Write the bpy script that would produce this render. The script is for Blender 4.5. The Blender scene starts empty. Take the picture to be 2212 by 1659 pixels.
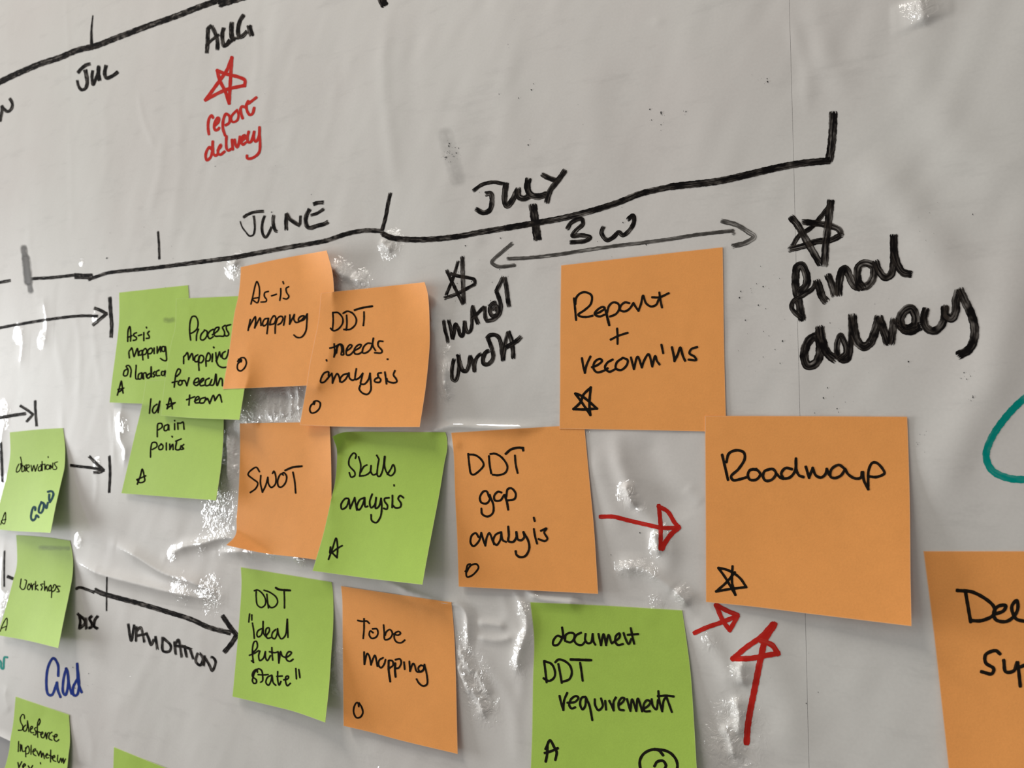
import bpy, math, random
import numpy as np

# ---------------------------------------------------------------- camera
sc = bpy.context.scene
# pose of the phone against the wall: rows are the camera axes (right, down, forward)
# in wall coordinates (x along the wall, y down, z into the wall; millimetres)
M = np.array([[0.867249, -0.00972557, 0.49777966],
              [-0.03879476, 0.99544927, 0.08703857],
              [-0.4963609, -0.09479535, 0.86292508]])
M = np.linalg.qr(M.T)[0].T * np.sign(np.diag(np.linalg.qr(M.T)[1]))[:, None]
DIST, FPX, ZC = 373.5376, 1661.0, 1.5          # distance, focal length in px, height of the wall origin
CAM = -DIST * M[2]                               # camera centre in wall mm

def W3(q):                                       # wall mm -> world metres
    q = np.asarray(q, float)
    return np.stack([q[..., 0] / 1000, q[..., 2] / 1000, ZC - q[..., 1] / 1000], -1)

cam_d = bpy.data.cameras.new('camera'); cam = bpy.data.objects.new('camera', cam_d)
sc.collection.objects.link(cam); sc.camera = cam
cam_d.sensor_width = 36; cam_d.sensor_fit = 'HORIZONTAL'; cam_d.lens = FPX / 2212 * 36
cam_d.clip_start = 0.01; cam_d.clip_end = 50
def wdir(v): return (v[0], v[2], -v[1])
from mathutils import Matrix, Vector
rx, ry, rz = Vector(wdir(M[0])), Vector(wdir(-M[1])), Vector(wdir(-M[2]))
R = Matrix((rx, ry, rz)).transposed().to_4x4()
cam.matrix_world = Matrix.Translation(Vector(W3(CAM))) @ R
cam_d.dof.use_dof = True; cam_d.dof.focus_distance = 0.345; cam_d.dof.aperture_fstop = 20

# ---------------------------------------------------------------- light and exposure
sc.view_settings.view_transform = 'Standard'; sc.view_settings.look = 'None'
sc.view_settings.gamma = 1; sc.view_settings.exposure = 0.0
sc.view_settings.use_curve_mapping = False
w = bpy.data.worlds.new('room_light'); sc.world = w; w.use_nodes = True
bg = w.node_tree.nodes['Background']; bg.inputs[0].default_value = (1.0, 0.965, 0.925, 1); bg.inputs[1].default_value = 0.30
def area(name, loc, target, sx, sy, power, col):
    l = bpy.data.lights.new(name, 'AREA'); l.shape = 'RECTANGLE'; l.size = sx; l.size_y = sy
    l.energy = power; l.color = col
    o = bpy.data.objects.new(name, l); sc.collection.objects.link(o)
    o.location = loc; o.rotation_euler = (Vector(target) - Vector(loc)).to_track_quat('-Z', 'Y').to_euler()
    return o
area('window_light', (-2.3, -0.46, 1.46), (-0.05, 0, 1.48), 0.50, 0.95, 51.0, (0.95, 0.985, 1.0))
area('ceiling_light', (-1.0, -0.85, 3.15), (-0.1, 0, 1.5), 1.5, 0.14, 27.0, (1.0, 0.95, 0.88))

# ---------------------------------------------------------------- helpers
def unproject(px, lift=0.0):
    """photo pixels -> wall mm on the plane `lift` mm in front of the wall"""
    px = np.asarray(px, float)
    r = np.stack([(px[..., 0] - 1106) / FPX, (px[..., 1] - 829.5) / FPX, np.ones(px.shape[:-1])], -1) @ M
    s = (-np.asarray(lift) - CAM[2]) / r[..., 2]
    return CAM + r * s[..., None]
def project(q):
    c = (np.asarray(q, float) - CAM) @ M.T
    return np.stack([c[..., 0] / c[..., 2] * FPX + 1106, c[..., 1] / c[..., 2] * FPX + 829.5], -1)

def mesh_obj(name, verts, faces, mat, parent=None, smooth=True, uv=None, cols=None):
    """verts: (n,3) world; faces: (m,4) or (m,3) array or list"""
    me = bpy.data.meshes.new(name)
    verts = np.asarray(verts, np.float32)
    if isinstance(faces, np.ndarray):
        m, k = faces.shape
        me.vertices.add(len(verts)); me.vertices.foreach_set('co', verts.ravel())
        me.loops.add(m * k); me.loops.foreach_set('vertex_index', faces.ravel().astype(np.int32))
        me.polygons.add(m); me.polygons.foreach_set('loop_start', (np.arange(m) * k).astype(np.int32))
        me.update(calc_edges=True)
    else:
        me.from_pydata([tuple(map(float, v)) for v in verts], [], faces); me.update()
    me.validate()
    if smooth: me.polygons.foreach_set('use_smooth', [True] * len(me.polygons))
    for nm, arr in (cols or {}).items():
        a = me.attributes.new(nm, 'FLOAT', 'POINT'); a.data.foreach_set('value', np.asarray(arr, np.float32).ravel())
    me.materials.append(mat)
    o = bpy.data.objects.new(name, me); sc.collection.objects.link(o)
    if parent: o.parent = parent
    return o
def tag(o, label=None, cat=None, group=None, kind=None):
    for k, v in (('label', label), ('category', cat), ('group', group), ('kind', kind)):
        if v: o[k] = v
    return o

def mat(name):
    m = bpy.data.materials.new(name); m.use_nodes = True
    nt = m.node_tree; nt.nodes.clear()
    return m, nt, nt.nodes, nt.links
def N(nt, t, **kw):
    n = nt.nodes.new(t)
    for k, v in kw.items():
        if k.startswith('_'): setattr(n, k[1:], v)
        else: n.inputs[k.replace('__', ' ')].default_value = v
    return n

def catmull(pts, step):
    pts = np.asarray(pts, float)
    if len(pts) == 2:
        n = max(2, int(np.hypot(*(pts[1] - pts[0])) / step) + 1)
        t = np.linspace(0, 1, n)[:, None]; return pts[0] * (1 - t) + pts[1] * t
    P = np.vstack([2 * pts[0] - pts[1], pts, 2 * pts[-1] - pts[-2]])
    out = []
    for i in range(1, len(P) - 2):
        p0, p1, p2, p3 = P[i - 1:i + 3]
        # centripetal-ish parametrisation
        d = [max(np.hypot(*(b - a)), 1e-3) ** .5 for a, b in ((p0, p1), (p1, p2), (p2, p3))]
        t0, t1 = 0, d[0]; t2 = t1 + d[1]; t3 = t2 + d[2]
        n = max(2, int(d[1] ** 2 / step) + 1)
        t = np.linspace(t1, t2, n, endpoint=False)[:, None]
        A1 = (t1 - t) / (t1 - t0) * p0 + (t - t0) / (t1 - t0) * p1
        A2 = (t2 - t) / (t2 - t1) * p1 + (t - t1) / (t2 - t1) * p2
        A3 = (t3 - t) / (t3 - t2) * p2 + (t - t2) / (t3 - t2) * p3
        B1 = (t2 - t) / (t2 - t0) * A1 + (t - t0) / (t2 - t0) * A2
        B2 = (t3 - t) / (t3 - t1) * A2 + (t - t1) / (t3 - t1) * A3
        out.append((t2 - t) / (t2 - t1) * B1 + (t - t1) / (t2 - t1) * B2)
    out.append(P[-2][None])
    return np.vstack(out)

# ---------------------------------------------------------------- relief of the film
SEAM = 132.6
rng = np.random.RandomState(7)
def value_noise(x, y, sx, sy, seed):
    r = np.random.RandomState(seed); G = r.rand(96, 96) * 2 - 1
    u, v = x / sx + 37.3, y / sy + 41.7
    i, j = np.floor(u).astype(int), np.floor(v).astype(int); fu, fv = u - i, v - j
    fu = fu * fu * (3 - 2 * fu); fv = fv * fv * (3 - 2 * fv)
    g = lambda a, b: G[a % 96, b % 96]
    return (g(i, j) * (1 - fu) + g(i + 1, j) * fu) * (1 - fv) + (g(i, j + 1) * (1 - fu) + g(i + 1, j + 1) * fu) * fv

# creases: (photo px polyline, half width mm, height mm, kind)   kind g = ridge, s = sharp crease
CREASES = [
 ("18 0 22 120 18 260", 5, .35, 'g'), ("143 -20 150 100 150 200", 3, .35, 'g'), ("150 230 156 360 158 520", 4, .3, 'g'),
 ("300 195 312 260 340 325", 3, .5, 'g'), ("352 290 350 350 318 490", 5, .5, 'g'), ("215 200 235 300 230 420", 6, .3, 'g'),
 ("555 40 560 120 548 200", 4, .3, 'g'), ("600 40 580 200 575 330", 6, .3, 'g'), ("725 120 720 240 690 340", 5, .35, 'g'),
 ("850 10 832 120 840 260 862 420", 5, .7, 'g'), ("905 20 890 160 900 330", 7, -.4, 'g'), ("470 150 480 260 460 400", 6, .3, 'g'),
 ("385 200 392 330 370 520", 5, .35, 'g'), ("62 420 70 560 90 680", 5, .4, 'g'), ("120 600 118 700 150 860", 5, .5, 'g'),
 ("160 640 175 760 170 900", 4, .4, 'g'), ("210 600 205 720 225 860", 4, .35, 'g'), ("135 860 138 1000 133 1090", 4, .6, 'g'),
 ("1100 60 1090 220 1130 340", 9, .35, 'g'), ("1290 120 1300 300 1330 440", 9, .3, 'g'), ("1480 40 1500 220 1490 380", 9, .3, 'g'),
 ("1762 -10 1772 90 1800 150 1840 210", 5, .6, 'g'), ("1700 20 1740 150 1745 260", 3, .35, 'g'),
 ("1850 330 1950 440 2030 560 2080 700", 8, 1.3, 'g'), ("1980 40 2000 200 2100 330 2230 430", 8, .6, 'g'),
 ("2190 520 2160 760 2060 980 1990 1120", 8, 1.3, 'g'), ("1740 440 1745 600 1748 800", 4, .5, 'g'), ("2090 560 2120 700 2150 900", 7, .4, 'g'),
 ("1330 925 1345 1010 1395 1100 1445 1180 1435 1260", 4.5, 2.6, 'g'), ("1395 925 1420 1030 1480 1130", 7, -1.6, 'g'), ("1285 960 1310 1060 1350 1160", 5, .9, 'g'),
 ("1480 1050 1520 1090", 3, .6, 'g'), ("1330 1238 1345 1226 1370 1224 1400 1232 1440 1258 1480 1290", 1.8, .9, 's'), ("1600 1340 1640 1400 1700 1520 1700 1659", 8, 1.2, 'g'), ("1500 1330 1560 1420 1590 1500", 4, 1.4, 'g'),
 ("940 640 965 730 985 800 990 880", 3, .7, 'g'), ("928 640 935 720 932 790", 2, .4, 's'), ("1020 560 1060 620", 6, .3, 'g'),
 ("960 790 967 840 972 870", 1.6, .6, 's'), ("705 590 740 592 780 612 830 616", 3, .7, 'g'), ("700 470 780 500 840 530 880 515", 5, .5, 'g'),
 ("500 580 520 565", 3, .6, 'g'),
 ("860 939 930 934 975 922 1050 924 1110 926 1190 922", 1.1, 1.10, 's'), ("655 922 700 926 760 930 860 934", 2.4, 0.80, 'g'),
 ("955 950 975 960 1000 962", 1.2, .35, 's'),
 ("360 1204 400 1182 440 1174 500 1160 560 1180", 1.6, 1.44, 's'), ("470 1192 540 1190 600 1196 650 1204 690 1212", 1.7, 1.76, 's'),
 ("250 1176 300 1200 360 1235 430 1258 480 1285", 2.2, 1.92, 's'), ("160 1205 215 1235 290 1256 370 1275 470 1296", 2.2, 1.92, 's'),
 ("165 1150 240 1175 330 1190", 4, .4, 'g'),
 ("815 1250 860 1266 905 1284 960 1300 990 1303 1012 1320 1016 1360 1014 1420", 1.1, 0.99, 's'),
 ("1110 1272 1135 1310 1145 1350 1130 1400 1115 1460", 1.5, 1.08, 's'), ("1135 1274 1170 1290 1215 1297 1265 1302", 1.4, 1.20, 's'),
 ("1030 1345 1060 1346 1100 1352", 1.0, 0.48, 's'), ("1030 1375 1080 1382 1120 1372", 1.0, 0.48, 's'), ("1085 1275 1098 1320 1092 1350", 3, .6, 'g'),
 ("267 875 264 915 266 950 276 970 270 1010", 2.4, .9, 's'), ("240 880 248 960 250 1010", 3, .5, 'g'),
 ("2 860 10 900 6 960 10 1010", 3, .7, 's'), ("12 1165 6 1260 12 1370", 3.0, .7, 's'), ("205 1000 212 1040 205 1100", 3, .6, 'g'),
 ("498 905 503 930 500 1000 505 1060", 2, .7, 's'), ("95 640 105 700 95 760", 3, .6, 's'), ("40 690 52 730 45 800", 3, .6, 's'), ("20 1480 15 1500 24 1540", 3, .5, 's'),
 ("360 1230 420 1240 500 1250", 6, .4, 'g'), ("250 1330 330 1380 300 1480 220 1560", 7, .5, 'g'), ("430 1350 440 1450", 6, .4, 'g'),
 ("1020 1380 1060 1440 1110 1520 1120 1659", 4, .8, 'g'), ("1105 1300 1130 1420 1125 1540", 3, .6, 'g'), ("730 1380 725 1440 738 1500", 2, .5, 's'),
 ("155 1560 170 1610 180 1659", 4, .7, 'g'), ("180 1540 200 1600 200 1659", 4, .5, 'g'),
 ("580 836 584 870 586 910", 1.3, 0.8, 's'), ("594 836 598 872 596 908", 1.1, 0.7, 's'), ("612 836 610 870 616 905", 1.1, 0.7, 's'), ("628 834 634 868 630 900", 1.1, 0.6, 's'), ("646 832 650 860 644 890", 1, 0.6, 's'), ("512 935 510 980 514 1030", 1.2, 0.8, 's'), ("494 940 500 985 496 1040", 1.2, 0.7, 's'), ("486 1000 484 1040 480 1075", 1.1, 0.6, 's'), ("530 908 548 914 566 908", 1.2, 0.6, 's'), ("995 1395 1010 1425 1030 1455", 1.1, 0.8, 's'), ("990 1430 1008 1462 1022 1500", 1.1, 0.8, 's'), ("1018 1480 1040 1510 1052 1550", 1.1, 0.7, 's'), ("1030 1440 1048 1475 1062 1505", 1.1, 0.6, 's'), ("934 660 938 690 936 720", 1.1, 0.7, 's'), ("962 772 968 800 966 850", 1.4, 0.9, 's'), ("1560 1560 1580 1590 1590 1640", 1.2, 0.8, 's'), ("1590 1500 1600 1540 1596 1590", 1.2, 0.8, 's'), ("1608 1420 1604 1450 1612 1480", 1.3, 0.8, 's'), ("708 575 735 590 760 606", 1.3, 0.9, 's'), ("722 578 750 596 790 614", 1.3, 0.8, 's'), ("498 582 512 572 520 556", 1.4, 0.8, 's'), ("826 516 838 534 852 542", 1.3, 0.8, 's'), ("1356 1040 1364 1066 1378 1098", 1.3, 1.1, 's'), ("1418 1145 1422 1170 1424 1200", 1.2, 0.9, 's'), ("1462 1272 1474 1284 1492 1304", 1.3, 0.9, 's'),
 ("1985 -10 1990 20 2000 60", 3, .7, 's'), ("1425 40 1420 60", 3, .3, 'g'),
]
CRE = []
for s, wd, am, kd in CREASES:
    p = np.array(s.split(), float).reshape(-1, 2)
    CRE.append((unproject(catmull(p, 12))[:, :2], wd, am, kd))
# crinkled patches: photo px centre, radius mm, strength
CRINKLE = [(610, 868, 17, 1.8), (565, 890, 12, 1.4), (540, 925, 10, 1.2), (500, 970, 9, 1.5), (495, 1030, 10, 1.2), (480, 1110, 14, .35),
 (1005, 1420, 8, 1.7), (1025, 1470, 9, 1.7), (1045, 1520, 8, 1.2), (460, 1284, 8, 1.4), (400, 1270, 8, .5), (1590, 1560, 9, 1.2), (1575, 1610, 10, 1.3), (1600, 1450, 5, .6), (1535, 1385, 4, .5),
 (848, 528, 6, 1.4), (735, 592, 7, 1.6), (780, 612, 6, 1.6), (513, 572, 6, 1.5), (935, 690, 4, .5), (965, 850, 5, .8), (960, 800, 4, .8), (1362, 1068, 4, 1.5), (1390, 1095, 3, .5), (1425, 1188, 4, .7), (1440, 1150, 4, .5),
 (1146, 1325, 5, .7), (1145, 1385, 5, .7), (1125, 1440, 5, .5), (728, 1420, 8, .6), (735, 1470, 6, .5), (1990, 22, 5, .8), (300, 1590, 60, .045), (180, 1490, 50, .03), (400, 1500, 40, .03), (800, 1590, 22, .05), (820, 1645, 18, .10), (620, 1640, 25, .06), (700, 1210, 14, .05), (460, 1150, 26, .05), (700, 1030, 6, .2), (1480, 1285, 4, .8), (1410, 1235, 4, .7), (1390, 1225, 4, .6), (965, 760, 4, .7), (972, 800, 4, .6), (600, 1195, 4, .5), (550, 1192, 4, .5), (660, 1206, 4, .6), (440, 1180, 4, .4), (380, 1196, 4, .5),
 (271, 920, 5, .5), (1344, 1228, 3, .6), (1365, 1226, 3, .6), (1420, 1300, 4, .5), (1270, 935, 2.5, .4), (215, 1000, 3, .6), (180, 565, 2.5, .4), (212, 683, 3, .6), (95, 735, 4, .6), (45, 720, 5, .5), (8, 900, 8, .5), (10, 1060, 8, .6), (175, 1165, 4, .5), (12, 1300, 6, .5), (150, 1240, 6, .3)]
CRK = [(unproject(np.array([[a, b]], float))[0, :2], r, s) for a, b, r, s in CRINKLE]

def relief(x, y):
    h = .42 * value_noise(x, y, 38, 95, 1) + .12 * value_noise(x, y, 15, 34, 2) + .06 * value_noise(x + .4 * y, y, 8, 16, 3)
    return h
def crease_field(X, Y):
    H = np.zeros_like(X)
    for P, wd, am, kd in CRE:
        reach = wd * 3.2
        m = (X > P[:, 0].min() - reach) & (X < P[:, 0].max() + reach) & (Y > P[:, 1].min() - reach) & (Y < P[:, 1].max() + reach)
        if not m.any(): continue
        x, y = X[m], Y[m]; best = np.full(x.shape, 1e9); tt = np.zeros_like(x)
        n = len(P) - 1
        for i in range(n):
            a, b = P[i], P[i + 1]; d = b - a; L = d @ d + 1e-9
            t = np.clip(((x - a[0]) * d[0] + (y - a[1]) * d[1]) / L, 0, 1)
            q = np.hypot(x - a[0] - t * d[0], y - a[1] - t * d[1])
            k = q < best; best[k] = q[k]; tt[k] = (i + t[k]) / n
        taper = np.clip(np.minimum(tt, 1 - tt) * 5, 0.12, 1)
        if kd == 'g': pr = .7 * np.exp(-(best / wd) ** 2)
        else:
            best = best / 1.45; pr = np.exp(-best / wd * 1.3) * .7 + .5 * np.exp(-(best / wd / 1.6) ** 2)
        H[m] += am * (.6 if kd == 'g' else 1.5) * pr * taper
    return H
def crinkle_field(X, Y):
    H = np.zeros_like(X)
    for c, r, s in CRK:
        d2 = ((X - c[0]) ** 2 + (Y - c[1]) ** 2) / r ** 2
        H = np.maximum(H, s * np.exp(-d2 * 1.1))
    return H

GS = 0.9
GX = np.arange(-640, 420, GS); GY = np.arange(-420, 262, GS)
gx, gy = np.meshgrid(GX, GY)
GH = (relief(gx, gy) + crease_field(gx, gy)) * np.interp(gx, [-470, -360, -200, 80, 200], [.35, .55, 1, 1.15, 1.7])
GC = crinkle_field(gx, gy)
GH += GC * (.16 * value_noise(gx, gy, 5.5, 8, 11) + .08 * value_noise(gx, gy, 2.8, 4, 12))
GH = np.clip(GH + .9, 0.05, None)
def film_h(x, y):
    u = np.clip((x - GX[0]) / GS, 0, len(GX) - 1.001); v = np.clip((y - GY[0]) / GS, 0, len(GY) - 1.001)
    i, j = u.astype(int), v.astype(int); fu, fv = u - i, v - j
    return (GH[j, i] * (1 - fu) + GH[j, i + 1] * fu) * (1 - fv) + (GH[j + 1, i] * (1 - fu) + GH[j + 1, i + 1] * fu) * fv
def on_film(px, off=0.12):
    h = np.full(px.shape[:-1], .9)
    for _ in range(4):
        q = unproject(px, h + off); h = film_h(q[..., 0], q[..., 1])
    return unproject(px, h + off)

# ---------------------------------------------------------------- materials
def film_material():
    m, nt, nodes, L = mat('glossy_white_film')
    out = N(nt, 'ShaderNodeOutputMaterial'); p = N(nt, 'ShaderNodeBsdfPrincipled')
    geo = N(nt, 'ShaderNodeNewGeometry')
    n1 = N(nt, 'ShaderNodeTexNoise', Scale=9.0, Detail=4.0); n2 = N(nt, 'ShaderNodeTexNoise', Scale=900.0, Detail=2.0)
    # faint grey wipe marks, stretched across the sheet
    mp = N(nt, 'ShaderNodeMapping'); mp.inputs['Scale'].default_value = (14, 14, 60)
    n3 = N(nt, 'ShaderNodeTexNoise', Scale=1.6, Detail=6.0, Roughness=.7)
    for n in (n1, n2): L.new(geo.outputs['Position'], n.inputs['Vector'])
    L.new(geo.outputs['Position'], mp.inputs[0]); L.new(mp.outputs[0], n3.inputs['Vector'])
    cr = N(nt, 'ShaderNodeValToRGB'); cr.color_ramp.elements[0].position = .3; cr.color_ramp.elements[1].position = .7
    cr.color_ramp.elements[0].color = (0.625, 0.590, 0.560, 1); cr.color_ramp.elements[1].color = (0.655, 0.640, 0.605, 1)
    L.new(n1.outputs[0], cr.inputs[0])
    r3 = N(nt, 'ShaderNodeMapRange'); r3.inputs['From Min'].default_value = .55; r3.inputs['From Max'].default_value = .8
    r3.inputs['To Min'].default_value = 1.0; r3.inputs['To Max'].default_value = .86
    L.new(n3.outputs[0], r3.inputs[0])
    r2 = N(nt, 'ShaderNodeMapRange'); r2.inputs['To Min'].default_value = .95; r2.inputs['To Max'].default_value = 1.05
    L.new(n2.outputs[0], r2.inputs[0])
    mu = N(nt, 'ShaderNodeMath', _operation='MULTIPLY'); L.new(r3.outputs[0], mu.inputs[0]); L.new(r2.outputs[0], mu.inputs[1])
    vm = N(nt, 'ShaderNodeVectorMath', _operation='SCALE'); L.new(cr.outputs[0], vm.inputs[0]); L.new(mu.outputs[0], vm.inputs['Scale'])
    L.new(vm.outputs[0], p.inputs['Base Color'])
    p.inputs['Roughness'].default_value = .5; p.inputs['Specular IOR Level'].default_value = .15
    p.inputs['Coat Weight'].default_value = 1.0; p.inputs['Coat Roughness'].default_value = .02; p.inputs['Coat IOR'].default_value = 1.58
    at = N(nt, 'ShaderNodeAttribute', _attribute_name='crinkle')
    b1 = N(nt, 'ShaderNodeTexNoise', Scale=260.0, Detail=3.0, Distortion=1.2); b2 = N(nt, 'ShaderNodeTexNoise', Scale=70.0, Detail=2.0)
    L.new(geo.outputs['Position'], b1.inputs['Vector']); L.new(geo.outputs['Position'], b2.inputs['Vector'])
    s1 = N(nt, 'ShaderNodeMath', _operation='MULTIPLY_ADD'); L.new(at.outputs['Fac'], s1.inputs[0]); s1.inputs[1].default_value = 1.0; s1.inputs[2].default_value = .004
    mm = N(nt, 'ShaderNodeMath', _operation='MULTIPLY'); L.new(b1.outputs[0], mm.inputs[0]); L.new(s1.outputs[0], mm.inputs[1])
    bu = N(nt, 'ShaderNodeBump', Strength=1.0, Distance=.006); L.new(mm.outputs[0], bu.inputs['Height'])
    bu2 = N(nt, 'ShaderNodeBump', Strength=1.0, Distance=.0002); L.new(b2.outputs[0], bu2.inputs['Height']); L.new(bu.outputs[0], bu2.inputs['Normal'])
    b3 = N(nt, 'ShaderNodeBump', Strength=1.0, Distance=.0006); L.new(mm.outputs[0], b3.inputs['Height'])
    L.new(b3.outputs[0], p.inputs['Normal']); L.new(bu2.outputs[0], p.inputs['Coat Normal'])   # paper under a clear crinkled skin
    L.new(p.outputs[0], out.inputs[0])
    return m
def plain(name, col, rough=.7, bump=0):
    m, nt, nodes, L = mat(name)
    out = N(nt, 'ShaderNodeOutputMaterial'); p = N(nt, 'ShaderNodeBsdfPrincipled')
    geo = N(nt, 'ShaderNodeNewGeometry'); n = N(nt, 'ShaderNodeTexNoise', Scale=60.0, Detail=5.0)
    L.new(geo.outputs['Position'], n.inputs['Vector'])
    mx = N(nt, 'ShaderNodeMixRGB'); mx.inputs[1].default_value = (*col, 1); mx.inputs[2].default_value = (*[c * .85 for c in col], 1)
    L.new(n.outputs[0], mx.inputs[0]); L.new(mx.outputs[0], p.inputs['Base Color']); p.inputs['Roughness'].default_value = rough
    L.new(p.outputs[0], out.inputs[0]); return m
def paper(name, col, tr):
    m, nt, nodes, L = mat(name)
    out = N(nt, 'ShaderNodeOutputMaterial'); p = N(nt, 'ShaderNodeBsdfPrincipled'); t = N(nt, 'ShaderNodeBsdfTranslucent')
    geo = N(nt, 'ShaderNodeNewGeometry')
    a = N(nt, 'ShaderNodeTexNoise', Scale=1500.0, Detail=3.0, Roughness=.7); b = N(nt, 'ShaderNodeTexNoise', Scale=180.0, Detail=3.0)
    c = N(nt, 'ShaderNodeTexNoise', Scale=28.0, Detail=3.0)
    for n in (a, b, c): L.new(geo.outputs['Position'], n.inputs['Vector'])
    s = N(nt, 'ShaderNodeMath', _operation='MULTIPLY_ADD'); L.new(a.outputs[0], s.inputs[0]); s.inputs[1].default_value = .22
    s2 = N(nt, 'ShaderNodeMath', _operation='MULTIPLY_ADD'); L.new(b.outputs[0], s2.inputs[0]); s2.inputs[1].default_value = .09; s2.inputs[2].default_value = .80
    s3 = N(nt, 'ShaderNodeMath', _operation='MULTIPLY_ADD'); L.new(c.outputs[0], s3.inputs[0]); s3.inputs[1].default_value = .08; L.new(s2.outputs[0], s3.inputs[2])
    L.new(s3.outputs[0], s.inputs[2])
    v = N(nt, 'ShaderNodeVectorMath', _operation='SCALE'); v.inputs[0].default_value = col; L.new(s.outputs[0], v.inputs['Scale'])
    ct = N(nt, 'ShaderNodeAttribute', _attribute_name='cut'); lm = N(nt, 'ShaderNodeMixRGB')      # paler fibres along the cut edge
    lf = N(nt, 'ShaderNodeMath', _operation='MULTIPLY'); L.new(ct.outputs['Fac'], lf.inputs[0]); lf.inputs[1].default_value = .38
    L.new(lf.outputs[0], lm.inputs[0]); L.new(v.outputs[0], lm.inputs[1]); lm.inputs[2].default_value = (.95, .88, .72, 1)
    L.new(lm.outputs[0], p.inputs['Base Color']); p.inputs['Roughness'].default_value = .65; p.inputs['Specular IOR Level'].default_value = .14
    t.inputs[0].default_value = (*tr, 1)
    bu = N(nt, 'ShaderNodeBump', Strength=.5, Distance=.00006); L.new(a.outputs[0], bu.inputs['Height']); L.new(bu.outputs[0], p.inputs['Normal'])
    mx = N(nt, 'ShaderNodeMixShader'); mx.inputs[0].default_value = .14
    L.new(p.outputs[0], mx.inputs[1]); L.new(t.outputs[0], mx.inputs[2]); L.new(mx.outputs[0], out.inputs[0])
    return m
def ink(name, col, thin, cover, streak, rag, rough=.5, spec=.10, soft=False, edge=.5):
    """marker ink: colour, colour where it thins out, base cover, streak depth, ragged ends (mm)"""
    m, nt, nodes, L = mat(name)
    out = N(nt, 'ShaderNodeOutputMaterial'); p = N(nt, 'ShaderNodeBsdfPrincipled'); tr = N(nt, 'ShaderNodeBsdfTransparent')
    U = N(nt, 'ShaderNodeAttribute', _attribute_name='along'); V = N(nt, 'ShaderNodeAttribute', _attribute_name='across')
    E = N(nt, 'ShaderNodeAttribute', _attribute_name='tip'); S = N(nt, 'ShaderNodeAttribute', _attribute_name='seed')
    def combo(sx, sy):
        c = N(nt, 'ShaderNodeCombineXYZ')
        a = N(nt, 'ShaderNodeMath', _operation='MULTIPLY'); L.new(U.outputs['Fac'], a.inputs[0]); a.inputs[1].default_value = sx
        b = N(nt, 'ShaderNodeMath', _operation='MULTIPLY'); L.new(V.outputs['Fac'], b.inputs[0]); b.inputs[1].default_value = sy
        L.new(a.outputs[0], c.inputs[0]); L.new(b.outputs[0], c.inputs[1]); L.new(S.outputs['Fac'], c.inputs[2]); return c
    n1 = N(nt, 'ShaderNodeTexNoise', Scale=1.0, Detail=4.0, Roughness=.62); L.new(combo(.08, 5.2).outputs[0], n1.inputs['Vector'])
    n2 = N(nt, 'ShaderNodeTexNoise', Scale=1.0, Detail=2.0); L.new(combo(.2, .9).outputs[0], n2.inputs['Vector'])
    r = N(nt, 'ShaderNodeMapRange'); r.inputs['From Min'].default_value = .44; r.inputs['From Max'].default_value = .64
    r.inputs['To Min'].default_value = 0; r.inputs['To Max'].default_value = 1; L.new(n1.outputs[0], r.inputs[0])
    q = N(nt, 'ShaderNodeMapRange'); q.inputs['From Min'].default_value = .38; q.inputs['From Max'].default_value = .62; L.new(n2.outputs[0], q.inputs[0])
    st = N(nt, 'ShaderNodeMath', _operation='MULTIPLY'); L.new(r.outputs[0], st.inputs[0]); L.new(q.outputs[0], st.inputs[1])
    al = N(nt, 'ShaderNodeMath', _operation='MULTIPLY_ADD'); L.new(st.outputs[0], al.inputs[0]); al.inputs[1].default_value = -streak; al.inputs[2].default_value = cover
    last = al
    if rag:
        n4 = N(nt, 'ShaderNodeTexNoise', Scale=1.0, Detail=3.0); L.new(combo(.05, 7.0).outputs[0], n4.inputs['Vector'])
        th = N(nt, 'ShaderNodeMapRange'); th.inputs['From Min'].default_value = .45; th.inputs['From Max'].default_value = .68; th.inputs['To Max'].default_value = rag; L.new(n4.outputs[0], th.inputs[0])
        g = N(nt, 'ShaderNodeMath', _operation='SUBTRACT'); L.new(E.outputs['Fac'], g.inputs[0]); L.new(th.outputs[0], g.inputs[1])
        g2 = N(nt, 'ShaderNodeMath', _operation='MULTIPLY', _use_clamp=True); L.new(g.outputs[0], g2.inputs[0]); g2.inputs[1].default_value = 6
        g3 = N(nt, 'ShaderNodeMath', _operation='MULTIPLY', _use_clamp=True); L.new(g2.outputs[0], g3.inputs[0]); L.new(last.outputs[0], g3.inputs[1]); last = g3
    if soft:
        a = N(nt, 'ShaderNodeMath', _operation='MULTIPLY_ADD'); L.new(V.outputs['Fac'], a.inputs[0]); a.inputs[1].default_value = 2; a.inputs[2].default_value = -1
        b = N(nt, 'ShaderNodeMath', _operation='POWER'); L.new(a.outputs[0], b.inputs[0]); b.inputs[1].default_value = 2
        c = N(nt, 'ShaderNodeMath', _operation='SUBTRACT', _use_clamp=True); c.inputs[0].default_value = 1; L.new(b.outputs[0], c.inputs[1])
        e = N(nt, 'ShaderNodeMath', _operation='MULTIPLY', _use_clamp=True); L.new(E.outputs['Fac'], e.inputs[0]); e.inputs[1].default_value = .35
        d = N(nt, 'ShaderNodeMath', _operation='MULTIPLY'); L.new(c.outputs[0], d.inputs[0]); L.new(e.outputs[0], d.inputs[1])
        f = N(nt, 'ShaderNodeMath', _operation='MULTIPLY', _use_clamp=True); L.new(d.outputs[0], f.inputs[0]); L.new(last.outputs[0], f.inputs[1]); last = f
    mc = N(nt, 'ShaderNodeMixRGB'); mc.inputs[1].default_value = (*col, 1); mc.inputs[2].default_value = (*thin, 1); L.new(st.outputs[0], mc.inputs[0])
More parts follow.
